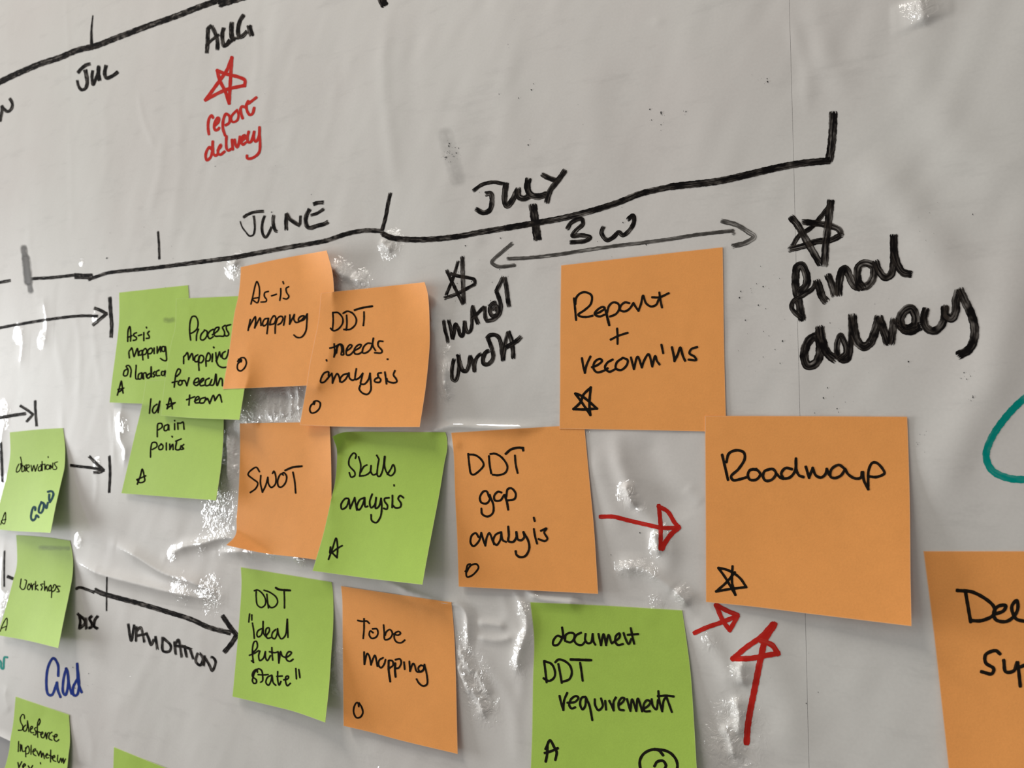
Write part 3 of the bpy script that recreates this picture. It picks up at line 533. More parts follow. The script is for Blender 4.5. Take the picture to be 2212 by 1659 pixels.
TRACE = """
F|month_timeline|K|0 0 2212|13|-12 183 0 177 22 166 51 153 87 138 130 124 166 109 195 102 210 98 246 84 320 56 380 35 423 18 467 2;@24 476 4 545 -17 600 -34;@18 822 -30 826 2 830 10|thick black timeline crossing the upper corner
F|tick_mark|K|0 0 320|26|@20:52 1385 228 1365 450 1368 735
F|lettering|K|0 0 320|56|1165 1085 1220 1020 1290 970 1345 955;@66:40 1272 1050 1290 1130 1300 1250 1270 1325 1215 1340 1170 1280 1152 1200;@48 1383 1055 1372 1150 1390 1265 1435 1160 1462 1080 1472 985;@60 1472 1000 1468 1100 1485 1200;@56 1582 980 1562 1100 1590 1165 1700 1120 1755 1075|black letters JUL
F|lettering|K|0 0 2212|7|21 213 26 222 25 234 17 241 8 235 4 229/4 240 2 252 0 262|black letter N cut by the frame
F|lettering|K|380 0 240|82|640 555 632 720 624 900 612 1050;700 515 640 560;710 520 780 660 825 820 825 985;@60 600 910 720 790 860 690;950 560 925 650 925 800 955 910 1010 890 1070 800;@95 1112 450 1102 560 1110 720 1140 810;@84 1345 300 1280 400 1238 560 1240 680 1270 740 1340 705 1410 630;@105 1460 520 1475 600 1505 700;@60 940 920 1000 900 1090 830 1180 760 1250 760|bold black letters AUG
F|star|R|0 0 640|26|1535 745 1640 600 1690 530 1730 432/1722 560 1715 680 1710 770/1680 680 1640 600 1622 527/1680 550 1780 575 1828 600 1825 638/1700 665 1640 690 1535 745|red hand drawn star
F|lettering|R|400 180 240|58|550 680 525 640 480 690 455 800 455 900 470 1010;600 830 660 770 665 690 640 690 590 780 575 880 600 930 650 920 672 890;790 1030 750 900 750 780 770 680 810 610 870 640 890 710 870 790 810 830;@50 1000 560 930 640 910 720 950 770 1030 740 1060 650 1050 580 1030 535;1140 690 1110 590 1100 510 1130 460 1180 470;1250 355 1215 440 1240 570 1290 630 1340 600 1370 495;1260 400 1340 340 1410 285|red handwritten word report
F|lettering|R|400 180 240|56|520 1310 485 1270 430 1340 405 1450 430 1530 490 1490 530 1400 548 1165/550 1300 560 1400 600 1440 650 1410;650 1330 710 1250 705 1220 665 1290 655 1400 700 1420 780 1360;820 1060 815 1180 825 1300 860 1340 905 1310;930 1130 935 1200 945 1310;985 1125 1000 1220 1035 1275 1070 1180 1085 1065;1120 1150 1190 1080 1180 1030 1130 1080 1110 1160 1150 1220 1200 1180;1260 970 1240 1060 1250 1170 1300 1170 1340 1080 1370 970/1360 1080 1400 1160 1440 1120 1475 1000 1478 880/1480 1050 1490 1200 1470 1370 1400 1450 1290 1500 1230 1490 1228 1445|red handwritten word delivery
F|lettering|K|500 400 240|60|@62 235 640 350 570 500 530 640 520;@50:26 440 610 460 740 460 900 430 990 360 1010 280 930 210 830 170 715;@56 660 610 620 720 605 860 630 990 680 1040 740 960 800 830;@70 840 600 828 700 840 820 880 910 908 920;@76 1090 885 1085 720 1095 580;@80 1105 560 1150 660 1250 740 1355 800;@56 1360 790 1368 700 1370 610;@84 1550 485 1490 600 1475 720 1510 830 1570 850 1700 810 1850 770 1915 735;@62 1580 600 1700 560 1835 475;@78 1635 378 1700 355 1825 345|black letters JUNE
F|month_timeline|K|0 0 2212|7|-12 612 0 610 22 606;60 604 72 602 108 600 137 597 162 594;@9:7 162 594 180 595 199 594;@5 161 600 197 601;@7:10 191 604 210 597 231 590 260 586 320 580 400 570 500 557;@10 500 557 624 534 703 520 749 505 789 498 825 499;@9 824 503 844 512;@12 828 506 844 513 875 517 930 517 1000 509 1030 503 1090 493;@13 1090 493 1143 484 1211 472 1279 455 1336 437 1381 419 1450 403;@15 1450 403 1477 400 1553 391 1616 377 1680 362 1730 353 1791 347|long black timeline rising across the film
F|tick_mark|K|0 0 2212|8|843 417 838 440 833 468 825 498
F|tick_mark|K|0 0 2212|5|341 500 343 525 344 560
G|upright_mark|K|0 0 2212|18|1800 244 1799 276 1796 314 1791 346|thick black upright closing the month timeline
F|tick_mark|K|0 0 2212|18|1151 444 1155 474 1161 516
F|smudge|S|0 0 2212|15|@17 51 536 56 568 60 608;@14 60 594 66 628;@22 56 560 61 606
F|arrow|K|0 520 320|45|@44 -40 1310 0 1300 400 1228 800 1165 1200 1122 1455 1125;@50 1410 1005 1500 1040 1592 1090/1500 1165 1385 1262|black arrow pointing at the green note
F|tick_mark|K|0 520 320|56|1637 845 1650 1050 1665 1250 1657 1440
F|arrow|K|0 840 320|44|@50 -40 432 0 430 200 395 380 370;@42 300 252 400 312 492 382/440 440 393 492|short black arrow above the green observations note
F|tick_mark|K|0 840 320|40|524 175 526 300 545 555
F|arrow|K|0 840 320|44|1050 1142 1200 1160 1400 1185 1545 1220;@46 1332 1010 1430 1110 1550 1215/1480 1245 1395 1250|small black arrow between the green notes
F|tick_mark|K|0 840 320|40|1630 1000 1642 1250 1627 1550
F|tick_mark|K|0 840 320|42|8 800 25 1100 35 1390
F|lettering|K|940 350 500|50|@36 365 275 450 215 560 193 650 208;@48 485 305 530 300 542 380 520 460 460 485 390 450;@56 678 205 665 300 665 380 690 420 740 360 785 270;@60 788 255 800 330 850 350 890 330;@62 890 165 880 240 910 310 980 330 1060 310;@48 1020 118 1080 150 1150 175;@52 1240 82 1170 180 1100 270 1065 385|black letters JULY
F|arrow|L|940 350 500|36|740 775 650 850 560 930 540 960 600 998 765 985;@36 690 925 900 915 1200 880 1600 818 2212 742 2500 695 2850 655|dry grey two headed arrow under the 3 W
F|+|L|1300 200 560|44|@42 1022 1095 1150 1130 1250 1190 1300 1228 1230 1280 1115 1310;@56 1118 1192 1125 1190
F|lettering|K|940 350 500|42|1262 640 1300 580 1400 545 1412 590 1350 650 1310 705 1400 700 1480 720 1440 752 1290 768;1605 620 1590 680 1640 745 1700 720 1755 670 1790 700 1850 660 1900 570 1890 510 1840 550|black figure 3 and letter W
F|star|K|920 540 240|85|@62 640 220 540 560 400 900;@70 370 960 600 880 790 780 980 680/960 590 860 555 650 520 480 470;@70 410 400 540 680 740 1080;@88 722 130 735 600 755 1070|black hand drawn star over the words initial draft
F|lettering|K|920 680 240|80|@72 355 110 370 250 410 420 440 555;@76 450 110 490 250 530 480/565 320 590 185 640 260 680 400 720 425 755 330 768 130/790 260 830 350 880 330 915 200 915 0 930 -180;@84 930 -170 960 -50 1000 80 1040 180;@70 920 80 1000 0 1155 -160;@80 1165 -160 1170 -50 1185 60 1210 120;@85 1200 125 1350 90 1450 0 1490 -120 1480 -240 1440 -370 1400 -470/1540 -750;@84 1390 -250 1300 -200 1275 -60 1320 20 1400 10 1430 -80 1400 -180 1350 -90;@88 1565 -745 1600 -550 1630 -300 1655 -165|bold black handwritten word initial
F|lettering|K|920 680 240|84|@76 560 880 530 1000 515 1150 535 1290 590 1310 640 1180 655 1000 640 815;@86 640 800 680 980 740 1110 800 1120 850 1020 882 820;@76 882 820 930 950 968 1140;@74 965 1130 975 950 1020 840 1095 770;@86 1250 710 1180 760 1135 880 1150 970 1220 990 1310 920 1340 830 1320 700 1270 560 1235 470;@84 1210 470 1270 410 1370 400 1440 440 1490 560 1510 750 1533 910;@80 1535 910 1560 700 1590 500 1635 350;@90 1640 340 1700 500 1730 700 1738 865;@94 1590 650 1700 590 1830 500 1890 440|bold black handwritten word draft
asis_green|lettering|N|220 600 320|24|385 950 392 780 415 725 430 830 427 945;385 890 450 865;515 820 475 840 480 870 515 890 510 925 470 935;545 865 590 850;625 820 625 935;663 738 667 748;705 800 680 830 705 870 705 900 665 905
asis_green|lettering|N|220 600 320|24|410 1195 405 1100 430 1070 445 1045 465 1120 480 1180 500 1130 530 1055 545 1160;600 1085 560 1100 555 1150 590 1150 605 1090;612 1225 610 1100 650 1055 670 1090 650 1140 615 1150;690 1200 690 1080 740 1050 755 1090 730 1130 695 1135;780 1050 780 1130;825 1030 825 1125/870 1030/876 1105;945 1030 900 1030 895 1090 930 1100 945 1030 960 1150 960 1235 920 1235 875 1205
asis_green|lettering|N|220 600 320|24|385 1360 335 1390 325 1460 370 1460 390 1370 360 1320 400 1310 435 1370 425 1480;512 1310 510 1510 550 1510;590 1420 550 1440 545 1510 580 1510 600 1420 610 1500;622 1510 620 1430 655 1420 665 1480;710 1430 675 1460 680 1500 720 1480 735 1330/742 1480;790 1400 765 1430 790 1460 770 1480;850 1380 815 1400 815 1460 860 1460;930 1400 895 1400 890 1450 920 1460 945 1385 950 1470
asis_green|lettering|N|220 800 360|21|205 328 240 200 258 140 270 220 280 300;215 255 290 235;220 290 275 255
process_green|lettering|N|220 600 320|25|1325 930 1310 800 1320 650 1350 580 1400 580 1435 660 1420 760 1370 810 1330 830;1440 770 1415 850 1410 935;1530 790 1480 850 1475 920 1510 930 1560 880 1570 800 1530 780;1660 770 1610 800 1580 860 1610 910 1660 880;1650 850 1730 790 1750 740 1700 750 1670 820 1690 870 1760 870;1840 710 1800 740 1830 810 1820 870 1760 870;1920 700 1860 720 1860 770 1895 840 1870 870 1830 860
process_green|lettering|N|220 600 320|25|1220 1280 1220 1180/1250 1150 1275 1115 1295 1220/1345 1130 1365 1230;1430 1150 1390 1180 1390 1250 1430 1250 1450 1180;1450 1380 1445 1250 1470 1160 1510 1170 1520 1220 1480 1270 1450 1260;1555 1320 1555 1200 1590 1120 1620 1160 1600 1240 1560 1240;1652 1140 1645 1250;1668 1036 1672 1044;1700 1120 1710 1240/1755 1110/1775 1180;1840 1100 1800 1130 1800 1200 1840 1210 1880 1140 1890 1080;1705 1240 1740 1310 1800 1340 1855 1335
process_green|lettering|N|220 600 320|25|1120 1470 1165 1420 1172 1375 1145 1360 1112 1410 1092 1520 1080 1630;1052 1564 1125 1545;1160 1535 1138 1580 1165 1605 1198 1575 1185 1535 1160 1535;1195 1540 1235 1535 1268 1610/1300 1495;1380 1570 1440 1550 1440 1500 1400 1510 1370 1580 1410 1610 1470 1560;1480 1560 1520 1520 1510 1500 1470 1540 1470 1610 1540 1600;1600 1500 1550 1530 1550 1610 1600 1600 1640 1520;1600 1600 1660 1600 1700 1440;1705 1445 1720 1610 1770 1500 1790 1510 1800 1610
process_green|lettering|N|220 800 360|22|1165 330 1160 400 1155 460;1125 390 1230 350;1230 410 1290 370 1280 345 1245 370 1240 430 1290 430;1370 360 1310 380 1300 430 1350 430 1380 370;1390 390 1400 370 1430 440/1480 330 1500 400/1560 320 1590 420
process_green|lettering|N|220 800 360|22|865 510 890 410 905 365 925 440 935 510;860 455 970 430/870 500
pain_green|lettering|N|220 800 360|21|650 380 630 570;730 450 690 480 670 540 690 570 730 530 770 405 745 560
pain_green|lettering|N|220 800 360|21|735 880 735 780 745 710 790 705 800 750 750 790;870 720 830 740 830 800 870 790 885 720 890 790;965 710 965 785;964 666 966 670;1010 780 1005 700/1050 700 1075 685 1090 780
pain_green|lettering|N|220 800 360|21|645 1150 650 1030 670 960 720 960 730 1010 670 1050;790 980 755 1010 760 1050 800 1045 810 1000 785 975;855 965 855 1055;930 876 934 884;900 980 900 1050/940 980 945 1050;990 950 980 1050 1030 1050 1050 1000;980 940 1050 910;1085 985 1060 1010 1085 1040 1050 1050
pain_green|lettering|N|220 800 360|22|470 1510 510 1400 535 1310 560 1400 565 1470 500 1490 465 1450/580 1400
asis_orange|lettering|N|470 540 300|26|530 860 560 740 600 560 625 500 660 580 665 720 635 840 590 820 555 780 640 760;805 660 750 680 745 740 780 790 770 820 690 830;860 730 935 705;1005 615 1005 700 990 800;1040 505 1050 535;1130 585 1090 610 1100 680 1135 740 1100 780 1045 770
asis_orange|lettering|N|470 540 300|27|485 1280 500 1200 520 1110;500 1230 560 1120 600 1060 605 1130 590 1240/650 1120 675 1080 690 1200;800 1090 750 1100 715 1170 730 1210 780 1180 810 1090/800 1200 785 1330;840 1190 900 1170 925 1080 900 1045 850 1110 830 1190;960 1190 1010 1160 1040 1080 1010 1055 960 1080 920 1200 915 1325;1075 1055 1060 1150 1050 1195;1150 1035 1150 1110 1145 1180/1190 1090 1220 1030/1215 1110 1250 1155 1330 1120 1380 1050 1340 1050 1290 1090 1290 1130 1370 1110 1425 1020/1420 1150 1400 1300 1330 1390 1260 1390 1215 1355
asis_orange|lettering|N|470 740 320|26|300 280 350 230 400 230 430 300 400 380 340 425 300 400 300 320 360 262 310 250 350 285
needs_orange|lettering|N|640 600 320|27|545 520 550 640 540 780;550 520 620 520 690 600 690 680 620 770 550 790 512 755;750 560 755 680 745 780;700 530 760 500 840 530 895 620 880 700 800 770 712 772;@32 872 482 980 450 1130 425;1010 510 1010 620 1000 710
needs_orange|lettering|N|640 600 320|27|502 1050 560 1035 610 1010;565 990 572 1100 562 1180/590 1110 620 1005 660 1000 680 1080 670 1150 700 1150;600 1120 615 1030 650 990 690 1010 708 1140;745 1095 810 1050 830 1010 800 1000 750 1070 750 1150 800 1150 860 1090/950 1040 970 1000 930 1000 870 1060 870 1130 920 1140 980 1110;1110 980 1060 980 1000 1040 990 1120 1040 1120 1110 1060 1150 905/1140 1010 1180 1085;1290 950 1230 950 1220 1010 1280 1090 1270 1120 1170 1120;449 1228 452 1238;1360 1215 1364 1215
needs_orange|lettering|N|640 600 320|28|480 1465 480 1405 420 1420 370 1500 365 1560 410 1560 470 1500 520 1440;530 1430 540 1500 540 1570/580 1470 610 1430 640 1480 650 1550;770 1430 700 1450 650 1520 670 1560 730 1520 785 1425/795 1500 840 1530 880 1510;895 1360 880 1450 880 1520 930 1500 990 1430/970 1520 960 1580 1010 1590 1070 1530 1100 1430/1110 1560 1110 1680 1060 1740 985 1720 940 1660 960 1590;1265 1420 1220 1430 1225 1480 1260 1520 1240 1560 1170 1550 1170 1520 1215 1490;1322 1410 1335 1500 1345 1580;1470 1390 1450 1450 1490 1510 1500 1550 1450 1570 1360 1540 1350 1510
needs_orange|lettering|N|470 740 320|27|1440 920 1430 890 1480 870 1530 900 1520 980 1460 1040 1400 1050 1375 1000 1400 930 1450 900
F|smudge|W|0 0 2212|40|962 292 975 340 988 385
report|lettering|N|1200 530 400|27|220 635 235 780 245 890;235 700 250 620 300 570 360 560 430 600 420 700 350 770 270 830 300 850 380 855 440 840;480 820 540 790 590 750 560 735 500 770 465 820 520 850 580 830;@32 600 780 620 870 640 950;615 800 640 720 690 680 750 700 760 760 720 820 650 850;880 690 830 680 780 720 770 770 820 790 880 760 930 690/960 740 990 780/1020 700 1045 600 1080 690 1140 730 1200 710 1230 650;1240 565 1250 640 1270 740;1155 620 1240 620 1350 572
report|lettering|N|1200 530 400|27|735 995 740 1080 740 1175;660 1125 750 1080 860 1045
report|lettering|N|1200 530 400|28|315 1350 330 1440 350 1520/370 1430 415 1330;435 1455 500 1430 555 1380 530 1355 470 1390 450 1460 490 1515 570 1500 620 1470;680 1365 620 1400 590 1460 640 1510 710 1480;800 1345 730 1400 720 1470 780 1490 850 1430 860 1370 810 1345;900 1340 920 1420 935 1475/980 1330 1030 1455/1060 1370 1110 1300 1155 1445/1190 1320 1210 1380 1240 1420;1265 1190 1285 1285;@30 1390 1220 1410 1310 1420 1380/1460 1300 1490 1220 1520 1320 1545 1375;1690 1215 1620 1240 1600 1290 1660 1330 1680 1370 1590 1365
report|star|N|1180 800 420|30|330 265 400 360 500 505/490 380 505 195/420 280 390 360 310 440/420 445 575 435/480 350 400 290 335 265
G|star|K|1680 420 460|68|@50 560 90 450 230 340 350 220 430 150 540;@64 120 570 250 540 400 490 560 470 660 420/640 370 560 330 400 300 260 285;@76 140 240 200 310 310 500 440 720;@80 550 70 530 250 500 500 485 735|large black hand drawn star over the words final delivery
G|lettering|K|1680 420 460|82|255 1300 220 1120 188 980 185 850 205 750 245 735 290 810 305 900 285 960 225 1020;@50 240 1280 190 1240 145 1180 160 1110 260 1050 360 980 400 910;@84 405 900 435 980 460 1060 500 1110;@76 520 840 555 920 590 1050;630 1040 640 900 665 800 700 770 745 850 790 940 850 970;870 965 940 940 995 850 990 750 920 715 850 740 825 820 845 920 890 970;@78 1015 700 1050 790 1110 860 1170 840 1200 740 1205 600 1205 435;@80 1205 430 1210 600 1250 740 1300 810 1380 830|large bold black handwritten word final
G|lettering|K|1680 560 480|88|400 765 330 790 275 880 265 980 300 1060 370 1040 415 960 418 800 415 690;420 680 440 800 490 930 570 1000;@60 600 1000 680 930 660 820 625 760 590 850 600 960 650 1010 700 990 725 850 730 590;742 560 760 700 800 830 860 870 920 830 975 700 1005 580;@84 1010 580 1050 690 1095 840;@80 1130 840 1145 700 1160 600;@60 1165 595 1200 660;@88 1200 650 1260 690 1350 670 1375 590 1330 490 1270 510 1220 590 1240 680 1310 715 1410 670;@80 1475 500 1455 600 1480 680 1550 715 1620 670 1660 580 1665 480;@84 1665 470 1670 560 1730 590 1770 520 1775 400 1800 320;@88 1810 305 1855 400 1930 560 1960 700 1945 820 1900 900 1800 955|large bold black handwritten word delivery
gap_orange|lettering|N|960 910 360|28|315 435 330 580 350 690 380 710 470 650 520 580 490 510 410 450 320 440;590 465 600 580 620 690;610 435 670 430 760 480 835 600 810 680 720 715 640 710;@34 815 430 880 375 980 350 1040 355/1045 385;935 455 945 570 970 685
gap_orange|lettering|N|960 910 360|29|590 1000 560 930 520 930 470 1010 490 1080 560 1090 600 1040 600 980/650 1120 640 1220 570 1265 500 1230 490 1160;755 945 710 935 660 990 670 1050 740 1050 790 980;@32 800 980 830 1080 845 1170;820 1000 840 900 890 890 945 960 930 1030 840 1050
swot|lettering|N|480 880 320|26|555 960 510 895 440 930 385 1000 460 1070 530 1130 500 1210 420 1270;575 1020 570 1130 600 1265/650 1160 680 1045/690 1140 730 1195 790 1150 800 1040 770 950 750 985;910 1010 880 990 830 1080 840 1180 880 1190 940 1130 960 1030 920 975 890 990;@32 940 940 1050 895 1185 878;1055 970 1080 1100 1095 1275
skills|lettering|N|660 900 340|24|700 585 710 540 680 510 620 580 610 680 690 780 690 830 640 850 615 790;745 565 775 680 760 830;860 680 820 700 775 780;760 835 850 820 910 770 920 690/915 770 950 820 1000 800;1030 600 1010 720 1010 830 1040 840 1080 760 1110 560;1115 560 1110 700 1150 800 1200 830 1250 780 1250 710 1230 675 1200 730 1150 810;1000 545 1025 590;1242 960 1244 972
skills|lettering|N|660 900 340|26|600 1150 560 1150 500 1230 510 1300 570 1270 610 1170/625 1290/690 1140/700 1210 720 1310;820 1140 760 1170 720 1280 750 1310 800 1240 830 1140/840 1270 870 1260;935 1090 900 1200 920 1280 970 1240 990 1140/985 1290 1030 1260 1060 1150/1070 1270 1050 1410 990 1490 930 1460 920 1380;1170 1140 1110 1150 1110 1190 1150 1250 1140 1300 1100 1290;1220 1110 1220 1200 1215 1275;1375 1140 1330 1110 1300 1150 1340 1220 1330 1270 1260 1280 1230 1250
skills|lettering|N|460 1080 480|18|1150 590 1190 480 1225 380 1240 470 1235 570;1170 470 1165 530 1240 480 1285 455;1180 520 1235 575
gap_orange|lettering|N|940 1100 380|27|545 350 510 300 460 330 445 420 480 465 550 400 580 300/610 400 630 455/650 350 680 300 720 390 740 440;820 290 760 320 730 400 770 450 820 380 830 290/850 390 890 410;@30 918 220 925 330 920 400 980 410 1020 350 1020 290/1040 380 1080 390 1120 350 1110 290/1170 400 1180 500 1130 590 1060 600 1020 570 1012 530;1240 250 1255 340 1280 430;1240 108 1250 145;1330 270 1400 240 1370 290 1410 370 1380 400 1300 375
gap_orange|lettering|N|940 1100 380|24|440 690 410 700 390 780 400 850 450 840 510 790 545 730 520 690 460 700 420 740 395 790 380 780
ideal_green|lettering|N|480 1220 300|26|540 420 540 520 560 640 620 680 680 640 690 560 640 460 560 400 512 412;710 470 720 580 735 685;665 405 760 440 860 520 880 600 830 670 770 680 735 640;@36 855 368 900 392 1078 408;985 430 990 550 990 685
ideal_green|lettering|N|480 1220 300|26|435 785 422 910;470 800 470 880;480 930 500 1050 510 1170;620 1020 570 1050 550 1110 570 1150 620 1120 645 1000 650 905/650 1020 660 1100 700 1150;700 1130 750 1050 740 1000 700 1020 690 1100 720 1170 770 1160;850 1030 800 1080 790 1150 830 1180 870 1110 880 1020/900 1120 940 1180 1000 1130 1035 870/1040 1000 1045 1155
ideal_green|lettering|N|480 1380 280|29|520 230 570 190 600 130 580 40 545 50 520 130 515 250 530 400/500 375;465 280 560 240 620 200;640 210 620 290 640 370 700 330 735 220/740 330 770 370 820 290;845 150 850 260 860 360;805 220 900 235 950 220;955 230 960 320 965 410/980 300 995 215 1020 290 1080 320;1080 320 1150 280 1180 230 1130 220 1090 290 1100 360 1150 385 1205 350
ideal_green|lettering|N|480 1380 280|29|600 570 590 520 530 560 515 640 580 700 580 750 540 760 515 720 530 640 560 560 620 510 670 540 690 640 685 720 655 740;615 610 700 615 780 610;840 620 770 660 745 750 790 790 830 720 850 630/870 750 910 790;945 560 945 700 970 790 1000 730;930 640 1020 635;1050 700 1120 680 1130 640 1090 640 1080 730 1110 800 1160 760;1255 510 1265 680;1305 525 1325 660
tobe_orange|lettering|N|720 1250 300|28|390 665 460 680 530 675 570 710;488 640 488 800 475 950;625 800 690 800 710 870 680 930 610 950 570 890 590 830 630 860;800 740 810 860 820 970 900 950 940 870 900 810 840 850 825 900;955 880 1030 900 1070 870 1040 840 980 870 970 950 1010 1010 1080 1020 1135 980
tobe_orange|lettering|N|720 1250 300|30|490 1170 490 1270 495 1360/540 1190 570 1230 600 1370/630 1280 660 1220 700 1390;790 1260 730 1300 720 1380 760 1420 810 1360 830 1290;@36 880 1310 880 1450 905 1635;890 1300 940 1310 950 1380 900 1420;@36 985 1350 980 1450 990 1560;990 1290 1060 1280 1080 1340 1040 1420 1000 1430;1125 1330 1135 1440;1210 1320 1220 1470/1270 1350 1290 1370 1330 1480 1420 1470 1440 1400 1390 1380 1350 1430 1380 1480 1440 1440 1450 1370/1490 1550 1490 1680 1430 1710 1360 1660 1325 1600
tobe_orange|lettering|N|720 1450 300|30|405 560 395 510 370 500 330 570 325 660 370 740 430 730 470 660 450 570 410 505
observations|lettering|N|0 980 280|19|320 180 285 250 280 315 320 300 355 230 350 170;350 60 375 200 375 310 410 290 410 220 380 200;450 190 420 210 440 260 430 300;460 250 500 220 490 190 460 200 460 290 490 310;530 200 545 300 570 210;580 200 600 300/640 190;700 210 660 230 655 290 690 290 710 210/715 290;716 135 720 280;690 190 760 180;765 180 765 270;800 190 780 230 800 270 840 250 840 200 810 190;855 260 860 190 890 250 900 160;980 140 930 160 940 200 970 240 950 270 910 265;820 50 820 65
observations|lettering|D|0 980 280|40|600 960 600 915 570 915 540 1000 530 1100 560 1140 600 1110 620 1050 655 1080;705 830 665 930 665 1000 700 1010 740 930 740 850 705 830;745 850 765 880 790 930 815 840;840 700 838 780 850 825;820 650 880 640 910 680 890 760 860 810|blue grey capital letters
observations|lettering|N|0 980 280|18|10 1210 40 1120 90 1000 95 1100 70 1200 20 1150 100 1120
workshops|lettering|N|0 1150 280|20|360 795 340 930/370 970 410 970 440 890 450 820 425 810;490 880 465 950 490 980 520 930 500 880;530 870 550 980/560 900 580 880;605 840 600 980;640 900 605 940 650 985;730 880 690 890 720 930 700 985;755 835 760 990/790 920 810 1000;860 900 830 940 840 1000 870 980 870 910;870 920 880 1000 875 1110;895 1010 930 990 955 910 925 890 900 950;1020 920 970 920 990 970 1010 1010 970 1015
workshops|lettering|N|0 1150 280|18|0 1690 60 1540 115 1460 120 1560 95 1670;20 1640 110 1600
workshops|smudge|T|0 1150 280|95|690 262 900 265 1170 275
asis_green|smudge|T|220 600 320|95|950 630 1010 640 1060 625
F|tick_mark|K|0 1150 280|28|75 310 70 600 70 930
F|arrow|K|0 1150 280|56|125 752 220 790 320 810
F|arrow|K|100 1230 420|50|@34 335 222 380 205 450 225 545 262;@56 555 235 640 275 800 320 1100 400 1400 490 1650 570 1850 660 2090 722;@54 2005 530 2080 640 2165 750/2100 850 2025 940|long black arrow pointing at the green ideal note
F|tick_mark|K|100 1230 420|18|688 85 685 280 684 475
F|lettering|K|100 1230 420|34|375 520 385 600 375 680;355 505 430 570 440 610 390 665;450 550 455 680;520 530 490 560 520 620 510 660 480 665;585 530 550 580 545 650 585 675|small black letters DISC
F|lettering|K|100 1230 420|31|930 620 965 810 1000 630;1025 650 1020 820;1030 700 1070 660 1100 750 1115 830;1030 755 1130 735;1135 720 1165 790 1190 860 1225 790;1240 760 1262 910;1320 770 1330 930 1400 930 1415 870 1330 780;1455 820 1470 970;1470 850 1500 800 1540 1000;1460 870 1560 880;1570 870 1595 1000;1530 865 1650 910;1635 910 1670 1020;1720 950 1700 1050 1750 1090 1780 1010 1740 950;1800 980 1790 1100;1800 1000 1850 1080 1885 1155 1925 1050 1890 1000 1870 1000|black letters VALIDATION
F|lettering|U|100 1230 420|30|135 1210 130 1080 80 1010 30 1080 0 1250 20 1420 60 1430 120 1290/130 1370 160 1450;225 1130 195 1250 190 1400 215 1430 245 1330 240 1160 225 1130;245 1200 260 1320 285 1410;345 1260 305 1340 310 1430 345 1430 370 1340 350 1075/365 1300 400 1395|blue handwritten word
sales_green|lettering|N|0 1490 225|27|520 610 510 540 480 520 430 600 440 690 480 770 470 850 390 860;540 750 500 800 500 870 540 880 575 800 580 660/600 780 610 890;640 850 680 820 690 780 660 780 640 850 660 910 710 910;760 800 730 830 760 890 750 960 710 950;800 1010 790 850 800 700 835 615 850 680 820 750;780 880 860 910;860 950 910 930 900 890 870 920 880 1010 920 1020 960 930;965 910 985 1040/1010 920 1040 910;1100 900 1050 940 1040 1040 1100 1070;1120 980 1190 1000 1210 950 1170 950 1150 1060 1200 1095 1245 1060
sales_green|lettering|N|0 1490 225|26|395 1100 385 1310;430 1160 430 1300/460 1170 480 1310 540 1290 540 1240;540 1230 545 1420;550 1250 590 1190 620 1280 600 1350 560 1360;660 1180 655 1370;690 1310 750 1290 750 1250 710 1270 710 1370 760 1400;780 1300 820 1400/860 1300 880 1430/910 1340 940 1460;960 1400 1010 1380 1000 1350 970 1400 990 1450 1030 1440;1075 1280 1070 1530;1040 1390 1110 1420;1100 1450 1160 1430 1150 1390 1110 1430 1130 1500 1180 1520;1225 1390 1220 1500 1250 1550 1290 1450 1310 1540/1340 1450 1350 1560/1390 1470
sales_green|lettering|N|0 1490 225|30|380 1550 400 1650/460 1530;480 1640 540 1600 520 1570 480 1620 500 1670;600 1620 640 1700/690 1610;856 1550 860 1570
F|lettering|E|0 1380 372|28|-20 270 10 300 15 375 40 385 48 300 58 235 90 238|teal letters cut by the frame
document|lettering|N|1130 1290 400|27|460 480 410 460 360 520 360 570 410 570 460 500 475 440 465 365/480 460 500 520;500 520 510 450 560 425 610 440 600 510 560 540 520 530;690 425 640 450 610 510 640 560 700 570 740 530;745 440 740 510 770 550 810 540 830 440/840 530 860 565;900 440 915 510 930 570/960 440 990 570/1020 450 1050 540;1060 550 1150 480 1150 430 1110 460 1100 530 1130 570 1190 560;1200 430 1220 490 1260 560 1290 500;1285 370 1305 470 1325 555;1250 450 1370 440
document|lettering|N|1130 1290 400|28|250 765 265 880 280 1015;260 765 340 800 380 890 370 960 310 1000 245 970;420 800 440 900 460 1020;385 775 420 745 490 760 560 820 580 910 550 980 470 1010;@32 570 745 680 748 810 752;680 785 695 880 710 995
document|lettering|N|1130 1480 400|28|435 130 450 200 480 295/490 180 525 95;530 210 620 200 660 150 630 130 570 170 550 240 580 280 620 265;740 140 700 150 680 230 710 290 740 250 750 150/790 240 810 330 825 415;855 170 860 240 900 300 950 250 930 160;980 190 990 290;1030 190 1060 250 1080 300/1080 200 1105 150;1140 240 1190 200 1210 160 1180 150 1140 210 1150 290 1200 300;1240 170 1260 240 1280 305/1300 170 1330 240 1350 305/1370 160 1400 240 1420 310;1430 290 1500 240 1520 200 1480 180 1440 230 1450 310 1510 310;1535 170 1550 250 1590 290 1610 180;1615 75 1625 180 1660 310;1610 130 1720 125 1795 135;1660 310 1680 180 1710 140/1740 220 1775 320
document|lettering|N|1130 1480 400|32|270 910 285 830 290 720;270 760 320 660 370 740 400 800 385 890;260 810 330 790 410 755
document|lettering|N|1130 1480 400|34|1670 835 1620 780 1540 770 1440 820 1395 900 1400 990 1440 1080 1540 1140 1680 1130 1780 1080 1840 990 1830 900 1770 820 1690 780 1570 765;1570 965 1600 915 1670 905 1705 960 1680 1010 1640 1040 1640 1075
